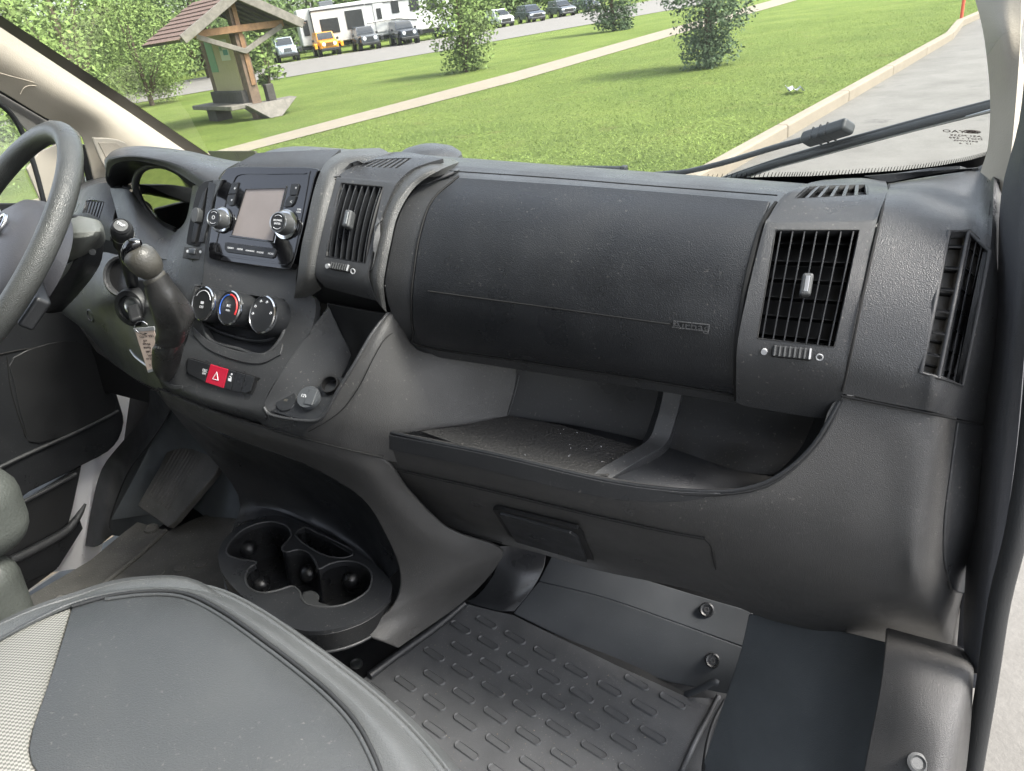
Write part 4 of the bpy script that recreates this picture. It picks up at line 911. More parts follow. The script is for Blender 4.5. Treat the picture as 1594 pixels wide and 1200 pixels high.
# skin below the seam, down to the console foot
inn = [(258,630,.80),(320,664,.79),(395,694,.79),(470,721,.79),(533,754,.80),(571,786,.81),(598,831,.825),(620,884,.84),(619,925,.83),(598,958,.80),(560,985,.77)]
out = [(246,606,.758),(335,642,.754),(430,672,.755),(515,695,.764),(597,714,.803),(640,765,.84),(700,822,.88),(778,852,.93),(776,880,.935),(725,935,.93),(620,1010,.80)]
mid = [((a[0]+b[0])/2, (a[1]+b[1])/2, (a[2]+b[2])/2-.012) for a, b in zip(inn, out)]
patch('console_skirt', YR(out, mid, inn), 'warm_plastic', dash, th=.008, bev=.004)
seam(YR([(246,604,.756),(335,640,.752),(430,670,.753),(515,693,.762),(597,712,.801)])[0], dash, r=.0016)
seam(YR([(584,716,.80),(600,760,.815),(640,815,.85),(700,850,.88),(776,868,.93)])[0], dash, r=.0008)
# cavity behind the cup holder
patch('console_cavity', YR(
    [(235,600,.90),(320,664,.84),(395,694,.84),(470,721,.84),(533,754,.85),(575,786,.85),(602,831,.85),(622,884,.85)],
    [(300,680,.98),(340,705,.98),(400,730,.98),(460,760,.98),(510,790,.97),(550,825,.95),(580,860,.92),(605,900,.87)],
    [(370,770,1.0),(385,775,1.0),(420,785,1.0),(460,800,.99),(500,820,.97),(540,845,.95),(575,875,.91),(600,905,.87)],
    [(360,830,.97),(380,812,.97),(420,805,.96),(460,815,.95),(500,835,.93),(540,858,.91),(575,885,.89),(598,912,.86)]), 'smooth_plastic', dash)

patch('pocket_front', YR([(409,632,.754),(420,646,.753),(450,654,.752),(490,656,.754),(506,644,.757)], [(404,645,.752),(418,660,.752),(448,668,.752),(485,672,.754),(512,662,.760)], [(400,652,.754),(418,670,.756),(448,680,.757),(480,688,.758),(520,690,.764)]), 'plastic', dash, bev=.003)

patch('arch_filler', SR(PASS, .002, [(684,248,-.003),(708,252,-.003),(728,257,-.006)], [(640,268),(672,268),(706,267)], [(618,290,-.004),(634,291,-.004),(652,292,-.004)]), 'plastic', dash)
# ================================================================== driver's side of the dashboard
patch('cluster_hood', YR([(168,276,.97),(177,256,.955),(213,249,.95),(264,262,.945),(300,284,.935),(322,303,.93)],
    [(163,258,.965),(170,244,.955),(210,240,.95),(268,250,.945),(308,268,.935),(335,287,.925)],
    [(165,245,1.02),(182,232,1.02),(222,228,1.02),(275,237,1.0),(318,251,.98),(348,266,.96)],
    [(182,239,1.2),(202,228,1.2),(247,229,1.2),(293,235,1.15),(337,245,1.08),(372,252,1.03)]), 'plastic', dash, th=.006, bev=.003, k=5)
patch('hood_lining', YR([(165,262,.965),(178,254,.955),(213,250,.95),(264,263,.945),(302,286,.935)], [(166,282,1.0),(182,272,1.01),(222,262,1.02),(262,268,1.02),(302,292,.99)], [(172,292,1.03),(190,292,1.05),(212,280,1.06),(230,270,1.06),(290,290,1.04)]), 'dark_plastic', dash)
clp = PL(at(225,270,Y=1.005), at(300,285,Y=1.005), at(250,345,Y=1.03))
lens_px = [(217,290),(219,272),(230,262),(250,259),(275,267),(302,284),(306,310),(292,345),(274,357),(250,345),(228,318)]
slab('gauge_back', crloop(clp.pts(lens_px, -.02), 3), clp.n, -.02, 0, 'black', dash, bev=.001)
gd = lathe('gauge_dial', clp.at(236,330,-.019), clp.n, [(.05,0),(.05,.004),(.046,.005),(.0001,.0052)], 'dark_plastic', dash, seg=40)
for a0, a1, m_ in ((-65,-20,'red_print'),(-10,10,'orange_print')):
    tube('dial_marking', [clp.at(236,330,-.0130) + V((1,0,0))*math.cos(R_(a0+(a1-a0)*i/6))*.038 + V((0,0,1))*math.sin(R_(a0+(a1-a0)*i/6))*.038 for i in range(7)], .0012, m_, gd, seg=5)
slab('cluster_lens', crloop(clp.pts(lens_px), 3), clp.n, -.001, .001, 'lens', dash, bev=0)
tube('lens_surround', clp.pts([(300,283),(275,266),(250,257),(229,259),(215,270),(211,292),(222,320),(246,347),(272,360)], .002), .0065, 'plastic', dash, k=4)
patch('binnacle_floor', YR([(170,292,1.03),(200,295,1.0),(222,322,.99),(255,352,.98),(275,362,.97)], [(178,320,.99),(205,330,.96),(225,350,.95),(250,372,.94),(268,376,.93)], [(190,370,.95),(205,385,.93),(220,395,.92),(240,400,.91),(262,405,.90)]), 'plastic', dash)
patch('binnacle_side', YR([(300,288,.97),(316,282,.93),(346,278,.90)], [(290,340,.96),(299,335,.92),(325,330,.89)], [(272,362,.95),(286,376,.895),(320,384,.865)], [(244,388,.94),(283,405,.875),(318,408,.855)], [(236,430,.90),(280,440,.855),(316,448,.835)], [(255,470,.84),(288,490,.81),(304,494,.80)]), 'plastic', dash)
vq = PL(at(314,290,Y=.912), at(340,288,Y=.912), at(292,378,Y=.876))
slab('driver_vent_well', crloop(vq.pts([(314,286),(326,281),(341,284),(336,320),(326,352),(320,381),(294,381),(291,372),(299,330),(306,300)], .002), 2), vq.n, -.012, .001, 'black', dash, bev=.001)
dvn = slab('driver_air_vent', vq.pts([(328,284),(339,287),(331,330),(319,378),(312,378),(322,330)], .004), vq.n, -.001, .004, 'smooth_plastic', dash, bev=.001)
slab('slat', vq.pts([(318,300),(324,292),(314,340),(305,378),(299,378),(308,330)], .003), vq.n, -.001, .003, 'dark_plastic', dvn, bev=.001)
slab('direction_tab', crloop(vq.pts([(304,326),(311,324),(313,332),(310,346),(304,347),(301,337)], .008), 2), vq.n, -.006, .006, 'knob_rubber', dvn, bev=.002)
bx0 = slab('thumbwheel_plate', vq.pts([(288,384),(320,386),(317,405),(285,402)], .003), vq.n, -.006, .002, 'plastic', dash, bev=.001)
slab('thumbwheel', vq.pts([(297,387),(307,387.5),(305,396),(295,395)], .005), vq.n, -.002, .004, 'satin_metal', bx0, bev=.001)
for x, y in ((292,391),(312,392)): lathe('vent_mark', vq.at(x, y, .0052), vq.n, [(.0024,0),(.0024,.0006)], 'white_print', bx0, seg=12)
# outer driver vent
lg = YR([(112,312,1.06),(133,292,1.05),(164,284,1.04),(200,294,1.03)], [(112,330,1.02),(134,312,1.01),(162,314,1.0),(182,322,1.0)], [(108,345,1.0),(128,331,.99),(154,340,.985),(174,352,.98)], [(104,372,1.0),(122,362,.99),(148,368,.985),(172,376,.98)])
patch('driver_end_panel', lg, 'plastic', dash, holes=((1,1),))
vent([lg[1][1], lg[1][2], lg[2][2], lg[2][1]], dash, 6, 0, bulge=0, tab=False, slat_t=.006)
patch('driver_top_pad', YR([(95,300,1.5),(130,275,1.5),(170,268,1.5),(210,270,1.4)], [(100,310,1.1),(130,290,1.12),(165,281,1.12),(205,288,1.05)], [(110,322,1.06),(133,293,1.05),(164,285,1.04),(200,295,1.03)]), 'plastic', dash)
patch('driver_lower_panel', YR([(118,395,.94),(165,392,.92),(212,410,.89),(262,436,.85)], [(104,440,.94),(160,450,.89),(212,480,.85),(272,500,.80)], [(95,484,.94),(150,506,.90),(200,540,.85),(262,566,.775)], [(122,502,.95),(166,556,.93),(206,588,.87),(256,612,.78)]), 'smooth_plastic', dash, th=.006, bev=.003)
tube('edge_highlight', YR([(204,545,.848),(212,556,.838),(226,567,.82),(243,578,.80)])[0], .0028, 'satin_metal', dash, k=4)  # bright metal tube standing in for the highlight along the panel edge
patch('footwell_valance', YR([(118,500,.95),(150,520,.92),(200,545,.87),(246,580,.80)], [(150,548,.945),(170,562,.93),(208,590,.88),(250,612,.80)]), 'piano_black', dash)
lathe('trim_plug', at(142,491,Y=.905), V((-.2,-1,.1)), [(.014,-.004),(.014,.002),(.011,.003),(.010,.001),(.0001,.001)], 'dark_plastic', dash, seg=24)
# stalk hole collar and ignition
lathe('stalk_collar', at(192,430,Y=.885), V((.25,-.9,.35)), [(.040,-.02),(.040,.002),(.036,.006),(.032,.004),(.030,-.012)], 'plastic', dash, seg=32)
lathe('stalk_well', at(190,430,Y=.883), V((.25,-.9,.35)), [(.031,-.02),(.031,-.006),(.0001,-.008)], 'black', dash, seg=28)
ign = lathe('ignition_lock', at(207,478,Y=.845), V((.15,-.93,.2)), [(.034,-.02),(.034,.004),(.030,.010),(.021,.012),(.020,.008)], 'dark_plastic', dash, seg=32)
lathe('lock_ring', at(206,476,Y=.835), V((.15,-.93,.2)), [(.0155,-.004),(.0155,.002),(.0135,.003),(.011,.001),(.0001,-.001)], 'satin_metal', ign, seg=28)

# ================================================================== steering wheel, column, stalk
WC = V((-.372,.665,.80)); wt, wy = R_(39.5), R_(-22.4)
wn = V((math.sin(wy)*math.cos(wt), -math.cos(wy)*math.cos(wt), math.sin(wt))); wu = V((0,0,1)).cross(wn).normalized(); wv = wn.cross(wu)
sw = thing('steering_wheel', 'worn grey leather steering wheel in front of the gauges', 'steering wheel', WC)
tube('rim', [WC + wu*math.cos(i*math.pi/32)*.2 + wv*math.sin(i*math.pi/32)*.2 for i in range(64)], .0165, 'wheel_leather', sw, seg=16, closed=True)
hub = lathe('hub_pad', WC - wn*.03, wn, [(.118,-.03),(.122,.0),(.112,.018),(.085,.032),(.045,.041),(.0001,.044)], 'pad_plastic', sw, seg=40, su=1.0, sv=.8)
for a in (-12, 192, 255, 285):
    d = wu*math.cos(R_(a)) + wv*math.sin(R_(a)); s = wn.cross(d)
    box('spoke', WC - wn*.03 + d*.14, (s, d, wn), (.05,.12,.022), 'smooth_plastic', sw, bev=.006)
ec = WC + wn*.0125 + wv*.034 + wu*.004
for k_ in (-1, 1):
    tube('emblem', [ec + wu*(k_*x) + wv*y + wn*.002 for x, y in ((.004,-.026),(.010,-.012),(.008,.006),(.016,.018),(.030,.018),(.036,.004),(.028,-.010),(.020,-.004))], .0032, 'chrome', sw, seg=8, k=4)
tube('emblem', [ec + wv*y + wn*.003 for y in (-.03,-.015,.0,.012)], .004, 'chrome', sw, seg=8, k=3)
colm = thing('steering_column', 'grey two-piece steering column shroud behind the wheel', 'steering column', WC - wn*.12)
patch('upper_shroud', YR([(100,333,.83),(112,334,.81),(132,337,.80),(154,343,.82),(161,352,.87)], [(82,362,.76),(98,362,.745),(122,362,.74),(156,360,.765),(164,372,.83)], [(78,385,.755),(90,390,.745),(112,395,.745),(136,388,.755),(158,384,.82)], [(84,396,.77),(95,399,.76),(114,406,.765),(130,400,.775),(146,394,.82)]), 'column_grey', colm, bev=.004)
patch('lower_shroud', YR([(163,374,.83),(146,381,.785),(128,397,.765),(114,408,.757)], [(156,412,.84),(132,420,.785),(116,424,.765),(92,434,.755)], [(128,452,.86),(106,462,.80),(88,462,.78),(60,462,.765)], [(96,486,.88),(76,488,.83),(56,486,.81),(25,486,.79)]), 'smooth_plastic', colm, bev=.003)
patch('lower_shroud_face', YR([(113,407,.753),(90,420,.745),(62,440,.74)], [(98,432,.75),(70,452,.745),(40,472,.74)], [(70,462,.755),(48,480,.755),(25,492,.75)]), 'column_grey', colm, bev=.003)
lathe('screw_well', at(144,392,Y=.772), V((.7,-.6,.2)), [(.005,-.002),(.005,.0025),(.0035,.0028),(.0033,.0008),(.0001,.0006)], 'knob_rubber', colm, seg=20)
box('tilt_notch', at(117,338,Y=.80), (V((1,0,0)), V((0,1,0)), V((0,0,1))), (.02,.012,.006), 'black', colm, bev=.002)
stk = thing('wiper_stalk', 'upright black stalk with a round end button beside the wheel', 'stalk', at(205,436,Y=.86))
sa, sb = at(206,440,Y=.86), at(188,350,Y=.775); sx = (sb-sa).normalized(); L = (sb-sa).length
lathe('stem', sa, sx, [(.010,-.01),(.0115,L*.4),(.0138,L*.72),(.0138,L*.9)], 'smooth_plastic', stk, seg=28)
lathe('collar', sa, sx, [(.0145,L*.70),(.0165,L*.72),(.0165,L*.93),(.0155,L*.96),(.014,L*.97)], 'dark_plastic', stk, seg=32)
lathe('collar_line', sa, sx, [(.0166,L*.845),(.0169,L*.85),(.0166,L*.86)], 'satin_metal', stk, seg=32)
bt = lathe('end_button', sa, sx, [(.014,L*.95),(.0135,L*.985),(.011,L*1.0),(.0105,L*.985),(.0001,L*.985)], 'dark_plastic', stk, seg=32)
lathe('button_face', sa, sx, [(.0105,L*.98),(.010,L*.995),(.0001,L*1.0)], 'knob_rubber', bt, seg=28)
tn = (sx + V((.3,-.5,.0))).normalized(); tu = V((1,0,0)) - sx*sx.x; tu.normalize()
text('lettering', 'TRIP', sb + sx*(.002), tu, sx.cross(tu), .0065, 'white_print', bt)

# ================================================================== gear lever
gl_ = thing('gear_lever', 'gear lever with worn olive ball knob and black leather boot', 'gear lever', at(255,600,Y=.76))
kc = at(223,406,Y=.665)
kax = (at(200,395,Y=.66) - at(240,437,Y=.675)).normalized()
lathe('knob', kc, kax, [(.0001,-.024),(.010,-.0235),(.0155,-.019),(.0195,-.011),(.0212,0),(.0206,.008),(.0178,.0145),(.0115,.019),(.0001,.021)], 'knob_worn', gl_, seg=36)
ks = at(206,392,Y=.662); kd = V((.35,-.1,.9)).normalized()
tube('knob_cap', [kc + (ks-kc)*.75 + x for x in (V((-.010,0,-.021)), V((-.008,-.005,-.008)), V((-.003,-.006,.005)), V((.008,-.005,.015)), V((.016,0,.017)))], [.004,.0085,.0095,.0085,.004], 'piano_black', gl_, k=6, seg=16)
cc = at(240,432,Y=.674)
lathe('collar', cc, kax, [(.0145,-.006),(.0158,-.003),(.0158,.002),(.014,.005)], 'knob_worn', gl_, seg=32)
st_ = [((229,444),(256,428),.675,1.0),((234,458),(264,444),.678,1.0),((240,473),(275,461),.682,1.0),((245,490),(287,481),.690,1.0),((248,506),(296,501),.700,1.02),((248,517),(294,517),.708,1.0),((248,525),(284,526),.720,.86),((242,540),(281,540),.724,1.0),((241,560),(279,560),.736,1.0),((246,575),(276,575),.748,1.0),((255,586),(270,587),.758,1.0)]
vs, fs = [], []; NS = 40
ctr = cr([(at(*a, Y=y)+at(*b, Y=y))/2 for a, b, y, _ in st_], 6); hwv = cr([(at(*b, Y=y)-at(*a, Y=y))/2*q for a, b, y, q in st_], 6)
for i_, (c_, hv) in enumerate(zip(ctr, hwv)):
    ax_ = (ctr[min(i_+1, len(ctr)-1)]-ctr[max(i_-1, 0)]).normalized(); dv_ = ax_.cross(hv).normalized()
    if dv_.dot(CPOS-c_) < 0: dv_ = -dv_
    s_ = i_/len(ctr)
    for k_ in range(NS):
        th_ = 2*math.pi*k_/NS
        pe = 2 + 1.6*math.sin(math.pi*s_); ph = th_ + .55 - .9*s_
        w_ = (abs(math.cos(ph))**pe + abs(math.sin(ph))**pe)**(-1/pe)*(.93 + .05*math.sin(th_+1))
        w_ *= 1 - .10*math.exp(-((s_-.30-.05*math.sin(th_))/.05)**2)*max(0, math.cos(th_-2.2)) - .08*math.exp(-((s_-.72)/.04)**2)*max(0, math.sin(th_))
        vs.append(c_ + hv*(math.cos(th_)*w_) + dv_*(hv.length*.85*math.sin(th_)*w_))
for i_ in range(len(ctr)-1):
    for k_ in range(NS): fs.append((i_*NS+k_, i_*NS+(k_+1) % NS, (i_+1)*NS+(k_+1) % NS, (i_+1)*NS+k_))
bo = mk('boot', vs, fs, 'boot_leather', gl_, ang=80)
for k_ in (0, 1):
    pts = [at(x + k_*3.5, y, Y=yy-.028) for x, y, yy in ((249,520,.715),(247,535,.725),(245,550,.735),(245,565,.745),(249,580,.755),(253,592,.762))]
    pts = cr(pts, 6)
    for i in range(0, len(pts)-1, 2): tube('stitch', [pts[i], pts[i+1]], .0007, 'stitch', bo, seg=5)
patch('boot_surround', SR(CENT, .002, [(238,560),(246,585),(262,604),(285,606)], [(246,566),(254,586),(266,598),(284,600)]), 'plastic', gl_, bev=.002)

# ================================================================== key and tag
key = thing('ignition_key', 'black headed key in the ignition with wire ring and handwritten paper tag', 'key', at(207,478,Y=.83))
kq = at(208,480,Y=.822); kdn = (at(214,503,Y=.80)-kq).normalized(); ksd = V((.75,.55,.1)).normalized(); ksd = (ksd - kdn*ksd.dot(kdn)).normalized()
box('key_head', kq + kdn*.014, (ksd, kdn, ksd.cross(kdn)), (.020,.040,.012), 'dark_plastic', key, bev=.005, seg=3)
rc = at(221,510,Y=.795); rr = .0118; rx = V((.92,.38,0)).normalized()
tube('key_ring', [rc + rx*math.cos(a)*rr + V((.02,-.03,1))*math.sin(a)*rr for a in (i*math.pi/12 for i in range(24))], .0008, 'chrome', key, seg=6, closed=True)
tp = PL(at(212,517,Y=.795), at(241,514,Y=.800), at(233,576,Y=.795))
tg = slab('paper_tag', tp.pts([(210.5,515),(240,513.5),(243,525),(239,540),(241,572),(229.5,576)]), tp.n, -.0004, .0004, 'paper', key, bev=0)
slab('tag_sleeve', tp.pts([(208,511),(240,508),(241,514),(210,516)]), tp.n, -.001, .0012, 'grey_print', key, bev=.0003); slab('tag_sleeve', tp.pts([(229.5,576),(241,572),(242,577),(231,580)]), tp.n, -.001, .001, 'grey_print', key, bev=.0003)
tu = (tp.at(240,514)-tp.at(211,516)).normalized(); tv = tp.n.cross(tu)
for s, x, y, z in (('USA AUTO', 228,523,.0062), ('A70', 226,530,.005), ('Mirage', 228,535.5,.006), ('Rental', 229,541,.006), ('2400', 231,547,.0056), ('HVL', 233,553,.0056), ('03 6V', 232,558,.0056), ('X', 233.5,568,.007)):
    text('handwriting', s, tp.at(x, y, .0006), -tu, -tv, z, 'ink', tg)
lathe('tag_hole', tp.at(226,519,.0004), tp.n, [(.0014,0),(.0014,.0003)], 'black', tg, seg=12)

# ================================================================== cup holder
cup = thing('cup_holder_tray', 'black moulded cup holder tray at the foot of the centre console', 'cup holder', at(480,890,Z=.18))
cz = .2
def Z_(l, z=cz): return [at(x, y, Z=z) for x, y in l]
zz = lambda l: [(320+a/3.985, 660+b/3.985) for a, b in l]
outer = crloop(Z_([(340,862),(352,836),(385,812),(428,802),(475,816),(530,846),(580,876),(607,902),(606,930),(572,960),(520,979),(470,981),(420,962),(375,926),(347,893)]), 4)
h1 = crloop(Z_(zz([(130,800),(165,715),(265,640),(400,606),(505,635),(530,695),(475,765),(500,795),(575,780),(640,800),(680,850),(705,900),(770,868),(860,850),(960,865),(1028,925),(1010,1030),(900,1105),(780,1135),(640,1125),(595,1080),(580,1035),(530,1008),(440,1035),(340,1048),(265,1010),(248,950),(270,895),(315,858),(200,838)])), 3)
h2 = crloop(Z_(zz([(555,690),(612,642),(700,680),(915,785),(870,830),(760,822),(650,770)])), 2)
up = V((0,0,1))
tray = slab('tray_top', outer, up, -.012, 0, 'smooth_plastic', cup, bev=.003, holes=[h1, h2])
def wall(name, loop, z0, z1, m, inset=.0):
    c = sum(loop, V())/len(loop); n = len(loop)
    vs = [p + up*z0 for p in loop] + [p + (c-p)*inset + up*z1 for p in loop]
    fs = [(i, (i+1) % n, n+(i+1) % n, n+i) for i in range(n)] + [tuple(range(n, 2*n))]
    return mk(name, vs, fs, m, cup, ang=50)
wall('cup_well', h1, -.011, -.085, 'tray_black', .04); wall('coin_well', h2, -.011, -.045, 'tray_black', .05)
tube('well_edge', [p + up*.0006 for p in h1], .0018, 'plastic', cup, seg=6, closed=True); tube('well_edge', [p + up*.0006 for p in h2], .0014, 'plastic', cup, seg=6, closed=True)
skirt = [p - up*.006 for p in outer]; cc_ = sum(outer, V())/len(outer)
n = len(outer)
mk('tray_skirt', [p - up*.008 + (cc_-p)*-.004 for p in outer] + [p - up*.055 + (cc_-p)*.04 for p in outer], [(i, (i+1) % n, n+(i+1) % n, n+i) for i in range(n)], 'tray_black', cup, solid=.003, bev=.001)
tube('tray_bead', [p - up*.052 + (cc_-p)*.03 for p in outer], .003, 'smooth_plastic', cup, seg=8, closed=True)
for x, y, r in ((262,775,.017),(345,1000,.016),(640,930,.017),(905,970,.018)):
    px, py = 320+x/3.985, 660+y/3.985; c = at(px, py, Z=cz-.04)
    lathe('grip_pad', c, V((.5,-.6,.45)), [(.0001,.012),(r*.5,.0105),(r*.85,.005),(r,-.004),(r,-.02)], 'tray_black', cup, seg=24)
slab('sticky_residue', crloop([at(320+x/3.985, 660+y/3.985, Z=cz-.003) for x, y in ((605,1050),(660,1035),(705,1065),(700,1105),(765,1125),(740,1145),(640,1125),(605,1095))], 3), up, -.004, .0008, 'rubber', cup, bev=.0005)
cb = [at(x, y, Z=.15) for x, y in ((352,880),(420,965),(500,985),(570,965),(612,930))]

# ================================================================== seats
seat = thing('passenger_seat', 'grey leather seat cushion with light woven insert, front passenger side', 'seat', at(300,1100,Z=.3))
so_ = [(-60,1018),(0,986),(60,952),(115,926),(170,914),(230,908),(290,910),(345,922),(405,953),(470,998),(540,1050),(600,1100),(650,1150),(695,1205),(730,1260)]
si_ = [(-60,1030),(0,999),(58,968),(112,944),(170,928),(230,921),(288,924),(345,951),(415,1000),(480,1050),(525,1090),(555,1125),(575,1160),(592,1200),(605,1250)]
md_ = [((a[0]*.5+b[0]*.5), (a[1]*.5+b[1]*.5)) for a, b in zip(so_, si_)]
patch('bolster', ZR([(x, y, .553) for x, y in so_], [(x, y, .577) for x, y in md_], [(x, y, .574) for x, y in si_]), 'seat_leather_light', seat, th=.02, k=4)
patch('cushion', ZR([(x, y, .573) for x, y in si_[3:]],
    [(x, y, .587) for x, y in ((100,985),(160,965),(222,957),(278,962),(328,988),(392,1038),(452,1088),(492,1122),(520,1152),(540,1185),(555,1222),(566,1262))],
    [(x, y, .592) for x, y in ((76,1060),(130,1050),(180,1048),(230,1055),(275,1075),(330,1112),(375,1145),(405,1175),(425,1200),(440,1225),(450,1250),(458,1280))],
    [(x, y, .590) for x, y in ((44,1165),(90,1165),(130,1172),(170,1182),(205,1195),(240,1212),(270,1230),(290,1245),(305,1258),(315,1270),(322,1280),(330,1300))],
    [(x, y, .588) for x, y in ((75,1225),(100,1235),(130,1240),(160,1250),(190,1260),(215,1270),(240,1280),(260,1290),(275,1300),(285,1310),(295,1320),(300,1330))]), 'seat_leather', seat, th=.02, k=3)
patch('cloth_insert', ZR([(-80,1040,.574),(0,998,.574),(58,967,.573),(110,946,.572)], [(-80,1100,.586),(0,1078,.585),(40,1068,.584),(77,1058,.584)], [(-80,1185,.588),(0,1176,.588),(22,1170,.588),(45,1163,.587)], [(-80,1250,.588),(0,1240,.588),(40,1235,.588),(78,1226,.585)]), 'cloth', seat, th=.02, k=6)
tube('piping', [at(x, y, Z=.5755) for x, y in si_[3:]], .0022, 'rubber', seat, k=4)
tube('seam_welt', [at(x-6, y+5, Z=.5775) for x, y in si_[4:]], .0020, 'seat_leather', seat, k=4)
tube('edge_welt', [at(x-4, y+4, Z=.556) for x, y in so_], .004, 'seat_leather_light', seat, k=4)
patch('cushion_side', [[at(x, y, Z=.552) for x, y in so_], [at(x, y, Z=.552)+V((.01,.02,-.05)) for x, y in so_], [at(x, y, Z=.552)+V((.0,.0,-.16)) for x, y in so_]], 'seat_leather_light', seat, k=3)
co_ = [at(x, y, Z=.55) for x, y in so_]
slab('cushion_core', [V((p.x, p.y, .55)) for p in co_] + [V((.60,-.22,.55)), V((.12,-.22,.55))], V((0,0,1)), -.14, -.004, 'seat_leather_light', seat, bev=.01)
box('pedestal', V((.36,.05,.2)), (V((1,0,0)), V((0,1,0)), V((0,0,1))), (.40,.44,.40), 'dark_plastic', seat, bev=.01)
dse = thing('driver_seat', 'worn green-grey driver seat edge beside the door', 'seat', at(-40,900,X=-.3))
XA = (V((1,0,0)), V((0,1,0)), V((0,0,1)))
box('cushion', V((-.50,.285,.435)), XA, (.44,.56,.15), 'old_seat', dse, bev=.055, seg=5)
box('seat_skirt', V((-.495,.265,.285)), XA, (.41,.52,.16), 'old_seat', dse, bev=.04, seg=4)
box('pedestal', V((-.53,.14,.10)), XA, (.36,.40,.22), 'dark_plastic', dse, bev=.01)
box('backrest', V((-.525,-.22,.82)), XA, (.44,.14,.72), 'old_seat', dse, bev=.055, seg=5)
rail = thing('seat_rail', 'bare metal seat slide rail on the floor beside the passenger seat', 'rail', at(30,970,Z=.1))
ra, rb = at(-20,1000,Z=.12), at(62,955,Z=.12); rd = (rb-ra).normalized(); rs_ = rd.cross(up).normalized()
box('rail_channel', (ra+rb)/2, (rd, rs_, up), ((rb-ra).length,.02,.012), 'aluminium', rail, bev=.002)
box('rail_foot', rb + rd*.012 - up*.02, (rd, rs_, up), (.035,.035,.05), 'old_mat', rail, bev=.004)
box('rail_slot', (ra+rb)/2 + up*.0065, (rd, rs_, up), ((rb-ra).length*.9,.004,.002), 'black', rail, bev=0)

# ================================================================== van body: floor, screen, pillars
van = thing('van_body', 'van cab shell with floor, beige pillar trims, windscreen and white door frame', 'van', (0, 1.0, 0))
mk('cab_floor', [V((-.585,.1,0)), V((.97,.1,0)), V((.97,1.35,0)), V((-.62,1.35,0))], [(0,1,2,3)], 'dark_plastic', van, solid=.02)
mk('firewall', [V((-.97,1.15,-.02)), V((.97,1.15,-.02)), V((.97,1.34,.4)), V((.97,1.5,.7)), V((-.97,1.5,.7)), V((-.97,1.34,.4))], [(0,1,2,5),(5,2,3,4)], 'dark_plastic', van, solid=.02)
def Yg(x, z): return 1.60 - (z-.78)*1.5 - .10*(x/.9)**2
def W(px, py, off=0):
    d = rayv(px, py); lo, hi = .3, 4.0
    fn = lambda t: (lambda p: p.y - Yg(p.x, p.z) - off)(CPOS + d*t)
    for _ in range(50):
        m_ = (lo+hi)/2
        if fn(m_) > 0: hi = m_
        else: lo = m_
    return CPOS + d*lo
gr = [[V((x, Yg(x, z), z)) for x in (-.92,-.6,-.3,0,.3,.6,.98)] for z in (.74,.9,1.05,1.2,1.35,1.5,1.62)]
patch('windscreen', gr, 'glass', van, k=3, th=0, bev=0)
fl_o = [(-60,-12),(0,28),(100,94),(200,160),(270,208),(322,243),(360,270)]
def strip(name, a, b, m_, parent, **kw):
    n = len(a); return mk(name, a+b, [(i, i+1, n+i+1, n+i) for i in range(n-1)], m_, parent, **kw)
strip('screen_frit', [W(x, y-5, -.004) for x, y in fl_o], [W(x, y+14, -.004) for x, y in fl_o], 'frit', van)
ft = [(1100,278),(1200,275),(1260,274),(1330,270),(1400,265),(1460,258),(1510,249),(1545,239)]
strip('screen_frit', [W(x, y, -.004) for x, y in ft], [W(x, y+60, -.004) for x, y in ft], 'frit', van)
vs, fs = [], []
fc = cr([V((x, y, 0)) for x, y in ft], 14)
for p in fc:
    i = len(vs); vs += [W(p.x-1.0, p.y+1, -.004), W(p.x+.6, p.y+1, -.004), W(p.x+3.4, p.y-7, -.004), W(p.x+2.6, p.y-7, -.004)]; fs.append((i, i+1, i+2, i+3))
mk('frit_hatching', vs, fs, 'frit', van, smooth=False)
gu = (W(1520,206,-.005)-W(1480,204,-.005)).normalized(); gn = V((0,-1,-1.5)).normalized(); gv_ = (gu.cross(V((0,-.55,-.83)))).normalized()
if gv_.z < 0: gv_ = -gv_
for s, x, y, z in (('FUYAO', 1495,205,.0105), ('AS1 M239', 1503,211.5,.007), ('DOT - 299', 1503,215.5,.007), ('E43WMR', 1503,219.5,.006), ('17  4', 1503,223.5,.006)):
    text('glass_marking', s, W(x, y, -.006), -gu, gv_, z, 'ink', van, squash=1.3)
lc = W(1513,205,-.006); tube('glass_marking', [lc + gu*math.cos(i*math.pi/8)*.010 + gv_*math.sin(i*math.pi/8)*.0035 for i in range(16)], .0007, 'ink', van, seg=5, closed=True)
tube('glass_marking', [lc + gu*x + gv_*y for x, y in ((-.005,-.001),(-.002,.001),(.001,-.001),(.005,.001))], .0012, 'ink', van, seg=5)
# driver's pillar
up_ = [(-60,-2,-.84),(0,38,-.845),(100,104,-.85),(200,170,-.86),(270,216,-.87),(322,252,-.88),(360,285,-.88)]
lo_ = [(-60,112,-.90),(0,142,-.90),(70,184,-.905),(120,205,-.91),(138,250,-.91),(150,290,-.91),(175,320,-.91)]
mi_ = [((a[0]+b[0])/2, (a[1]+b[1])/2, -.855) for a, b in zip(up_, lo_)]
xr_ = XR(up_, mi_, lo_)
patch('pillar_upper', [[e_, r_[0]] for e_, r_ in zip((V((-.78,.40,1.72)), V((-.84,.32,1.72)), V((-.92,.24,1.72))), xr_)], 'beige_trim', van, th=.01)
patch('pillar_trim', xr_, 'beige_trim', van, th=.01, bev=.004)
sg = PL(at(140,220,X=-.862), at(190,225,X=-.852), at(160,265,X=-.862))
slab('pillar_speaker', crloop(sg.pts([(143,218),(150,214),(178,216),(196,224),(200,240),(180,262),(163,262)]), 3), sg.n, -.002, .006, 'beige_trim', van, bev=.003)
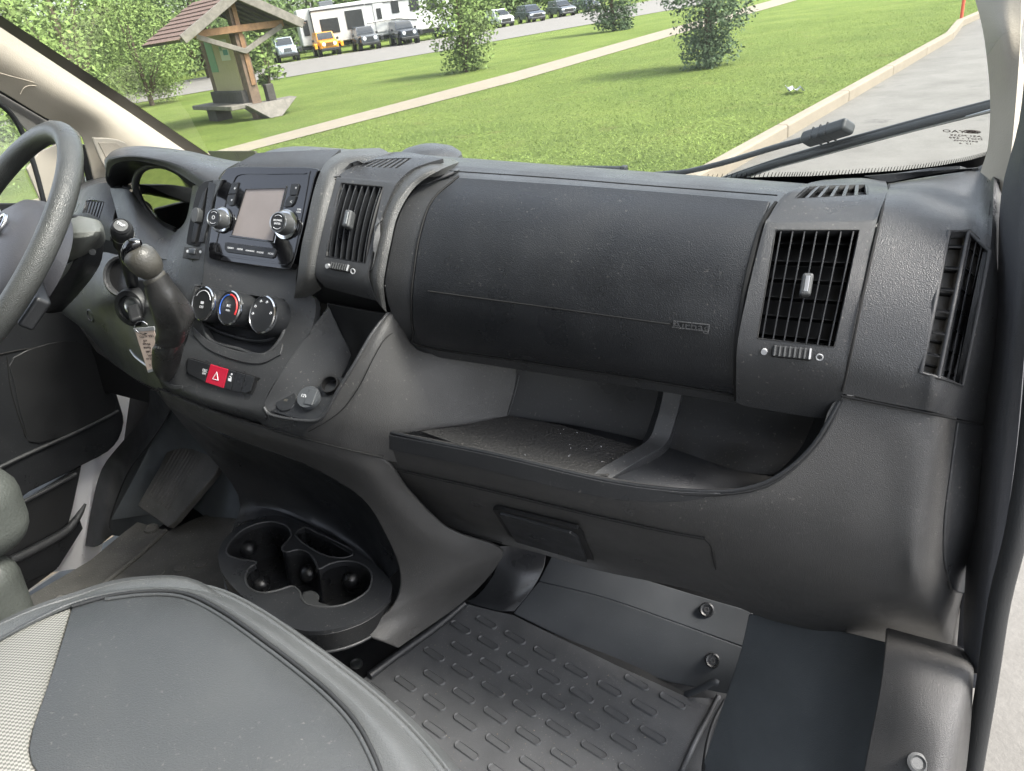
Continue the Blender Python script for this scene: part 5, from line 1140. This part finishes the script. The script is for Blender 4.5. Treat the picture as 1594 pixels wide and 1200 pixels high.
slab('speaker_grille', sg.pts([(150,221),(178,222),(190,230),(185,250),(168,256)]), sg.n, .004, .008, 'beige_dark', van, bev=.001)
seam(XR([(-20,108,-.856),(30,122,-.858),(68,131,-.858),(80,122,-.856),(90,98,-.85)])[0], van, r=.0009, m='beige_dark')
seam(XR([(32,146,-.868),(38,136,-.862),(50,133,-.86),(62,136,-.862),(68,146,-.866)])[0], van, r=.0008, m='beige_dark')
# passenger's pillar, seals, sill
pr = YR([(1505,-40,1.16),(1518,0,1.12),(1532,60,1.08),(1541,150,1.05),(1538,225,1.03),(1526,268,1.02)], [(1548,-40,1.10),(1556,0,1.07),(1562,60,1.03),(1562,150,1.02),(1556,230,1.0),(1545,285,.99)], [(1590,-40,1.08),(1590,0,1.05),(1588,70,1.02),(1582,150,1.0),(1574,235,.98),(1562,312,.97)])
patch('pillar_upper', [[e_, r_[0]] for e_, r_ in zip((V((.86,.45,1.72)), V((.91,.40,1.72)), V((.95,.36,1.72))), pr)], 'beige_trim', van, th=.01)
patch('pillar_trim', pr, 'beige_trim', van, th=.01, bev=.003)
s1 = YR([(1622,-40,1.02),(1617,60,.98),(1608,180,.93),(1594,310,.885),(1583,450,.85),(1567,600,.82),(1548,760,.80),(1530,890,.79),(1508,1040,.78)])[0]
patch('door_seal', YR([(1602,-40,1.0),(1618,-40,.96),(1640,-40,.95)], [(1597,80,.985),(1612,80,.94),(1634,80,.93)], [(1586,190,.955),(1602,190,.91),(1624,190,.90)], [(1558,305,.925),(1586,306,.885),(1612,308,.875)], [(1552,450,.91),(1580,450,.865),(1604,450,.855)], [(1541,560,.905),(1568,560,.855),(1594,560,.845)], [(1523,700,.90),(1552,700,.845),(1582,700,.835)], [(1506,850,.89),(1534,850,.835),(1562,850,.825)], [(1499,985,.86),(1518,985,.815),(1544,985,.805)], [(1506,1048,.82),(1516,1048,.80),(1532,1048,.79)]), 'seal_fabric', van, th=.012, bev=.003)
s2 = YR([(1650,-40,1.0),(1642,100,.96),(1634,250,.90),(1622,450,.84),(1608,650,.81),(1585,816,.79),(1556,936,.78),(1537,1060,.77),(1514,1200,.76),(1505,1260,.755)])[0]
tube('door_seal', s2, .0105, 'rubber', van, k=4, seg=14)
box('dash_end_filler', V((.985,.985,.60)), (V((1,0,0)), V((0,1,0)), V((0,0,1))), (.07,.03,.66), 'black', van)
ap_ = [(300,.99),(400,.965),(500,.94),(606,.93),(700,.93),(800,.93),(900,.93),(1000,.90),(1070,.86)]
strip('door_aperture', [at(x, y, Y=q) for x, (y, q) in zip((1552,1550,1544,1530,1520,1510,1500,1490,1490), ap_)], [at(x, y, Y=q) for x, (y, q) in zip((1640,1640,1632,1622,1610,1590,1572,1556,1545), ap_)], 'seal_fabric', van, solid=.01)
sill = patch('sill_trim', YR([(1380,975,.86),(1432,990,.86),(1490,1005,.86),(1520,1020,.86)], [(1376,1008,.80),(1430,1018,.79),(1498,1036,.785),(1518,1046,.79)], [(1366,1080,.75),(1425,1095,.73),(1490,1110,.73),(1514,1110,.76)], [(1350,1160,.71),(1418,1180,.69),(1480,1190,.69),(1506,1190,.74)], [(1335,1240,.67),(1410,1260,.65),(1470,1260,.66),(1495,1260,.72)]), 'warm_plastic', van, th=.008, bev=.004)
lathe('sill_screw', at(1428,1188,Y=.684), V((.1,-.6,.8)), [(.011,-.003),(.011,.002),(.008,.0035),(.006,.001),(.0001,.001)], 'knob_rubber', van, seg=24)
# footwell panels
patch('wheel_arch_carpet', YR([(1165,955,.97),(1230,965,.95),(1300,980,.92),(1384,1000,.88)], [(1150,1020,.94),(1225,1040,.90),(1300,1060,.87),(1376,1075,.82)], [(1120,1110,.90),(1210,1130,.85),(1295,1150,.81),(1362,1160,.76)], [(1080,1230,.85),(1190,1240,.80),(1285,1250,.76),(1345,1250,.71)]), 'carpet', van, th=.006, bev=.004)
kp = YR([(862,858,1.17),(960,888,1.155),(1080,925,1.13),(1172,952,1.10)], [(838,905,1.12),(940,930,1.105),(1060,972,1.08),(1170,1012,1.05)], [(818,930,1.09),(920,972,1.07),(1030,1015,1.05),(1160,1050,1.02)], [(798,955,1.06),(900,1005,1.045),(1005,1052,1.03),(1152,1085,1.0)])
patch('footwell_board', kp[:2], 'kick_grey', van, th=.006, bev=.003)
patch('footwell_board', kp[1:], 'kick_grey', van, th=.006, bev=.003)
tube('board_bevel', [at(1068,1081,Y=1.005), at(1090,1072,Y=1.0), at(1110,1062,Y=1.0), at(1118,1064,Y=1.0)], .006, 'kick_grey', van, k=3)
patch('board_edge', YR([(1171,955,1.095),(1181,980,1.07)], [(1168,1012,1.05),(1182,1020,1.03)], [(1152,1085,1.0),(1162,1088,.985)]), 'rubber', van)
for x, y, yy in ((1100,949,1.102), (1109,1028,1.037)):
    o = at(x, y, Y=yy); ax = V((.1,-.75,.65)); b_ = lathe('board_bolt', o, ax, [(.0135,-.004),(.0135,.003),(.011,.005),(.0085,.004),(.0085,.001),(.0001,.001)], 'tray_black', van, seg=28)
    lathe('bolt_socket', o, ax, [(.005,.001),(.005,.003),(.003,.003),(.003,.0012),(.0001,.0012)], 'dark_plastic', b_, seg=6)
patch('tunnel_boot', YR([(776,850,1.12),(800,850,1.14),(850,862,1.16)], [(770,890,1.09),(810,895,1.10),(846,885,1.13)], [(745,925,1.07),(790,935,1.07),(830,915,1.1)], [(722,938,1.06),(770,950,1.05),(800,952,1.06)]), 'smooth_plastic', van)
tube('tunnel_trim', [at(x, y, Z=.02) for x, y in ((575,1052),(620,1018),(680,975),(722,940))], .008, 'smooth_plastic', van, k=3)
lathe('floor_screw', at(555,1033,Z=.012), up, [(.012,-.002),(.012,.002),(.009,.003),(.006,.001),(.0001,.001)], 'satin_metal', van, seg=24)
# driver footwell
patch('kick_trim', YR([(233,606,1.06),(250,612,1.02),(268,625,1.0)], [(228,640,1.07),(240,650,1.05),(258,652,1.02)], [(192,685,1.07),(215,690,1.06),(232,690,1.03)], [(158,730,1.06),(180,735,1.05),(196,740,1.03)], [(142,790,1.03),(158,800,1.02),(170,812,1.0)], [(132,850,.98),(150,850,.97),(176,830,.98)]), 'dark_plastic', van)
patch('footwell_side', YR([(258,618,1.03),(300,645,1.0),(370,700,.97)], [(235,690,1.08),(300,700,1.1),(400,760,1.05)], [(172,810,1.0),(260,800,1.08),(400,810,1.02)]), 'carpet', van)
fp = PL(at(216,790,Z=.025), at(262,822,Z=.025), at(300,678,Y=1.13))
foot = slab('foot_rest', fp.pts([(216,788),(250,730),(278,668),(305,650),(352,712),(335,742),(276,812),(264,822)]), fp.n, -.012, .006, 'old_mat', van, bev=.004)
for i in range(9):
    t = (i+.5)/10; a = fp.at(222+(260-222)*t, 782+(808-782)*t, .006); b = fp.at(276+(322-276)*t*.9, 690+(722-690)*t*.9, .006)
    tube('rib', [a + (b-a)*.12, b], .0016, 'old_mat', foot, seg=6)
jm = PL(at(140,520,X=-.955), at(240,640,X=-.955), at(110,820,X=-.955))
slab('door_frame', jm.pts([(110,480),(270,600),(265,660),(190,720),(150,880),(80,890),(95,700)]), jm.n, -.004, .004, 'white_paint', van, bev=0)
mk('rear_shade_wall', [V((-.97,-1.25,0)), V((.97,-1.25,0)), V((.97,-1.25,1.85)), V((-.97,-1.25,1.85))], [(0,1,2,3)], 'grey_trim', van, solid=.03)  # unseen dark wall behind the seats, added to deepen contrast on the dash
mk('side_wall', [V((-.98,-1.25,0)), V((-.98,.25,0)), V((-.98,.25,.80)), V((-.98,-.35,.80)), V((-.98,-.35,1.85)), V((-.98,-1.25,1.85))], [(0,1,2,3),(0,3,4,5)], 'grey_trim', van, solid=.03)
mk('rear_floor', [V((-.97,-1.25,-.01)), V((.97,-1.25,-.01)), V((.97,.1,-.01)), V((-.97,.1,-.01))], [(0,1,2,3)], 'carpet', van, solid=.02)
mk('roof_shell', [V((-.97,-1.2,1.85)), V((.97,-1.2,1.85)), V((.97,.35,1.85)), V((-.97,.35,1.85))], [(0,1,2,3)], 'beige_trim', van, solid=.03)
mk('step_well', [V((-1.0,.1,-.24)), V((-.5,.1,-.24)), V((-.5,1.35,-.24)), V((-1.0,1.35,-.24)), V((-.5,1.35,.3)), V((-1.0,1.35,.3))], [(0,1,2,3),(3,2,4,5)], 'dark_plastic', van, solid=.02)
patch('footwell_corner', YR([(238,640,1.09),(262,640,1.09),(300,680,1.09)], [(160,740,1.1),(220,740,1.1),(290,760,1.12)], [(140,830,1.04),(190,835,1.04),(265,838,1.05)]), 'carpet', van)
box('driver_bulkhead', V((-.56,1.13,.48)), (V((1,0,0)), V((0,0,1)), V((0,-1,0))), (.82,.46,.02), 'black', van)
# dome on the dash top, cowl
lathe('sensor_dome', at(668,243,Y=1.22), V((0,-.1,1)), [(.062,-.006),(.060,.002),(.048,.011),(.028,.017),(.0001,.019)], 'plastic', dash, seg=40)
cw = thing('cowl_panel', 'brown-black plastic cowl panel outside the base of the windscreen', 'cowl', at(370,243,Y=1.72))
slab('cowl_plate', [at(x, y, Y=1.72) for x, y in ((326,235),(400,235),(410,262),(345,262))], V((0,-1,.2)).normalized(), 0, .01, 'timber_dark', cw, bev=.002)
seam([at(x, y, Y=1.705) for x, y in ((364,236),(372,248))], cw)

# ================================================================== driver's door
dr = thing('driver_door', 'black plastic trimmed driver door standing ajar beyond the pedals', 'door', at(60,700,X=-.92))
dp = PL(at(0,500,X=-.90), at(180,650,X=-.90), at(0,800,X=-.90))
slab('trim_panel', crloop(dp.pts([(-70,470),(50,479),(97,485),(120,500),(142,530),(166,578),(184,632),(189,656),(181,682),(164,702),(126,722),(40,765),(-70,815)]), 2), dp.n, -.02, .012, 'smooth_plastic', dr, bev=.006)
slab('pocket_recess', crloop(dp.pts([(20,556),(100,530),(140,545),(160,590),(178,640),(60,690),(36,660),(22,600)], .012), 3), dp.n, -.001, .003, 'dark_plastic', dr, bev=.003)
seam(dp.pts([(-20,556),(30,545),(80,538),(120,532)], .0135), dr, r=.0015); seam(dp.pts([(11,555),(18,610),(40,680)], .0135), dr, r=.0012)
tube('pocket_lip', dp.pts([(-30,742),(40,708),(120,672),(184,640)], .014), .005, 'plastic', dr, k=3)
slab('lower_panel', dp.pts([(-70,820),(40,775),(126,724),(112,790),(104,820),(98,850),(88,885),(30,928),(-70,975)], .0), dp.n, -.02, .004, 'dark_plastic', dr, bev=.003)
tube('lower_ledge', dp.pts([(26,786),(70,764),(118,738)], .008), .006, 'plastic', dr, k=3)
tube('grab_bar', dp.pts([(5,878),(40,862),(85,838),(108,822),(124,800),(133,784)], .012), [.012,.012,.012,.011,.008,.003], 'plastic', dr, k=4, seg=12)
slab('lower_pocket', dp.pts([(-70,910),(16,878),(110,828),(122,805),(128,822),(90,882),(-70,960)], .004), dp.n, -.004, .004, 'smooth_plastic', dr, bev=.002)
box('rear_trim', V((-.925,.14,.28)), (V((1,0,0)), V((0,1,0)), V((0,0,1))), (.03,.98,.92), 'smooth_plastic', dr, bev=.01)
ub = PL(at(0,200,X=-.95), at(80,280,X=-.95), at(0,320,X=-.95))
slab('sail_panel', ub.pts([(40,262),(60,236),(92,222),(100,300),(92,340),(70,330),(52,290)]), ub.n, -.002, .004, 'beige_trim', dr, bev=.002)
slab('window_frame', ub.pts([(-70,100),(0,140),(75,184),(125,203),(135,300),(120,330),(100,320),(95,262),(88,228),(52,215),(30,190),(0,158),(-70,118)]), ub.n, -.004, .0, 'grey_trim', dr, bev=.002)
tube('window_seal', ub.pts([(-70,118),(0,162),(26,190),(44,230),(58,275),(72,330)], .004), .006, 'rubber', dr, k=4)
tube('window_seal', ub.pts([(-70,98),(0,141),(75,185)], .01), .005, 'rubber', dr, k=3)
tube('window_seal', ub.pts([(127,225),(134,255),(142,290)], .01), .008, 'rubber', dr, k=3)
slab('window_pane', ub.pts([(-70,110),(0,160),(26,190),(44,230),(70,330),(-70,340)], -.006), ub.n, -.001, .001, 'glass', dr, bev=0)
slab('door_top', ub.pts([(-70,316),(70,316),(110,330),(100,480),(-70,480)]), ub.n, -.004, .002, 'smooth_plastic', dr, bev=.003)

# ================================================================== floor mats
pm = thing('passenger_floor_mat', 'black rubber floor mat with raised lozenge pattern, passenger footwell', 'floor mat', at(850,1100,Z=0))
mz = .012
mo = [(540,1075),(600,1028),(660,985),(722,938),(760,948),(800,957),(850,982),(905,1008),(960,1035),(1020,1062),(1070,1085),(1118,1085),(1108,1110),(1085,1150),(1062,1200),(1045,1250),(560,1300)]
msh = slab('mat_sheet', [at(x, y, Z=mz) for x, y in mo], up, -.010, 0, 'mat_rubber', pm, bev=.002)
tube('mat_edge', [at(x, y, Z=mz+.001) for x, y in ((1118,1084),(1105,1112),(1084,1150),(1062,1200),(1045,1250))], .005, 'mat_rubber', pm, k=3)
tube('mat_side_flap', [at(x, y, Z=.02) for x, y in ((1128,1090),(1112,1120),(1100,1160),(1092,1220))], .003, 'rubber', pm, k=3)
e0 = at(848,1018,Z=mz); e1 = at(897,1044.5,Z=mz)-e0; e2 = at(854.5,1054,Z=mz)-e0
la = (at(775/3.188+500, 850+765/3.188, Z=mz) - at(670/3.188+500, 850+695/3.188, Z=mz)); lax = la.normalized(); lay = up.cross(lax); ll = la.length
def lozenge():
    vs = []; n = 28
    for r, z in ((1.0, -.001), (.97, .0018), (.82, .0034), (.66, .0016)):
        for i in range(n):
            a = 2*math.pi*i/n; cx_ = (ll/2 - ll*.16)*(1 if math.cos(a) > 0 else -1)
            vs.append(lax*(cx_ + math.cos(a)*ll*.16*r) + lay*(math.sin(a)*ll*.16*r) + up*z)
    fs = [(i*n+j, i*n+(j+1) % n, (i+1)*n+(j+1) % n, (i+1)*n+j) for i in range(3) for j in range(n)] + [tuple(range(3*n, 4*n))]
    return vs, fs
def inside(p, poly):
    c = False; n = len(poly)
    for i in range(n):
        a, b = poly[i], poly[i-1]
        if (a.y > p.y) != (b.y > p.y) and p.x < (b.x-a.x)*(p.y-a.y)/(b.y-a.y)+a.x: c = not c
    return c
poly = [at(x, y, Z=mz) for x, y in mo]; first = None
lv, lf = lozenge()
for i in range(-14, 9):
    for j in range(-6, 12):
        p = e0 + e1*i + e2*j
        if not all(inside(p + lax*s*ll*.6 + lay*t*ll*.3, poly) for s in (-1, 1) for t in (-1, 1)): continue
        if first is None:
            first = mk('lozenge', [p + v_ for v_ in lv], lf, 'mat_rubber', msh); fp0 = p
        else: copyo(first, loc=p-fp0, parent=msh)
dm = thing('driver_floor_mat', 'dusty worn rubber mat in the dark driver footwell', 'floor mat', at(200,900,Z=0))
slab('mat_sheet', [at(x, y, Z=.008) for x, y in ((40,930),(140,872),(180,838),(214,812),(262,826),(300,808),(380,780),(480,830),(520,900),(400,960),(300,980),(100,990))], up, -.006, 0, 'old_mat', dm, bev=.002)
tube('mat_fold', [at(x, y, Z=.010) for x, y in ((90,962),(140,925),(200,878),(245,838),(258,826))], .006, 'old_mat', dm, k=3)
tube('mat_groove', [at(x, y, Z=.012) for x, y in ((96,955),(146,917),(204,872),(250,832))], .002, 'black', dm, k=3)
for x, y in ((96,932), (235,822)):
    lathe('mat_eyelet', at(x, y, Z=.012), up, [(.017,-.004),(.016,.002),(.011,.003),(.009,.0005),(.0001,.0005)], 'old_mat', dm, seg=24)
for x, y in ((248,890),(280,884),(312,878),(238,908),(205,918)):
    lathe('mat_boss', at(x, y, Z=.008), up, [(.014,-.002),(.013,.002),(.009,.003),(.0001,.0026)], 'old_mat', dm, seg=20)

# ================================================================== windscreen wipers (outside the glass)
wp = thing('windscreen_wiper', 'black wiper resting across the passenger side of the windscreen', 'wiper', W(1280,215,.02), group='windscreen wipers')
def WT(name, l, r, off=.02, m_='wiper_rubber', **kw): return tube(name, [W(x, y, off) for x, y in l], r, m_, wp if 'parent' not in kw else kw.pop('parent'), k=3, seg=8, **kw)
WT('blade', [(1080,300),(1180,264),(1250,244),(1340,219),(1440,192),(1560,162)], .0075)
WT('blade_spine', [(1110,283),(1200,252),(1280,228),(1360,206),(1450,182),(1560,154)], .0035, .03)
WT('blade_edge', [(1090,304),(1190,266),(1260,246),(1345,222),(1445,196),(1560,166)], .0022, .01, 'satin_metal')
WT('arm', [(980,274),(1050,270),(1120,255),(1200,231),(1262,214)], .0052, .045)
WT('arm', [(930,277),(990,275),(1052,270)], .007, .045)
c = W(1287,207,.04); bu = (W(1325,196,.04)-W(1255,218,.04)).normalized(); bv = V((0,-.83,.55)); bv = (bv - bu*bv.dot(bu)).normalized()
cl_ = box('blade_clip', c, (bu, bv, bu.cross(bv)), (.092,.027,.020), 'wiper_rubber', wp, bev=.006, seg=3)
for s in (-.02, -.005, .01): box('clip_rib', c + bu*s - bu.cross(bv)*.0, (bu, bv, bu.cross(bv)), (.003,.0274,.0204), 'dark_plastic', cl_, bev=.001)
wp2 = thing('windscreen_wiper', 'tip of the driver side wiper blade behind the dash top', 'wiper', W(900,266,.02), group='windscreen wipers')
tube('blade', [W(x, y, .02) for x, y in ((760,262),(830,264),(900,265),(970,266))], .010, 'wiper_rubber', wp2, k=3, seg=8)
box('end_cap', W(971,266,.02), (V((1,0,0)), V((0,1,0)), V((0,0,1))), (.012,.022,.022), 'wiper_rubber', wp2, bev=.003)

# ================================================================== grit and crumbs lying about
rnd = random.Random(31)
def grit(name, label, zone, z, n_, smin, smax, m_):
    vs, fs = [], []
    while len(fs) < n_*4:
        x, y = rnd.uniform(zone[0], zone[2]), rnd.uniform(zone[1], zone[3]); p = at(x, y, Z=z); s_ = rnd.uniform(smin, smax); i = len(vs); a = rnd.random()*6.28
        vs += [p + V((math.cos(a+t)*s_, math.sin(a+t)*s_, 0)) for t in (0, 2.1, 4.2)] + [p + V((0, 0, s_))]
        fs += [(i, i+1, i+3), (i+1, i+2, i+3), (i+2, i, i+3), (i, i+2, i+1)]
    o = mk(name, vs, fs, m_, None, smooth=False, base=at(zone[0], zone[1], Z=z)); o['kind'] = 'stuff'; o['label'] = label; o['category'] = 'grit'
grit('floor_grit', 'pale grit scattered over the passenger floor mat', (640, 1000, 1040, 1200), .0135, 70, .0006, .0016, 'path_concrete')
grit('shelf_crumbs', 'white crumbs scattered on the open shelf', (800, 665, 960, 720), .5572, 12, .0005, .0011, 'white_print')
grit('driver_floor_grit', 'pale grit scattered over the driver floor mat', (120, 840, 420, 940), .012, 60, .0006, .0018, 'path_concrete')
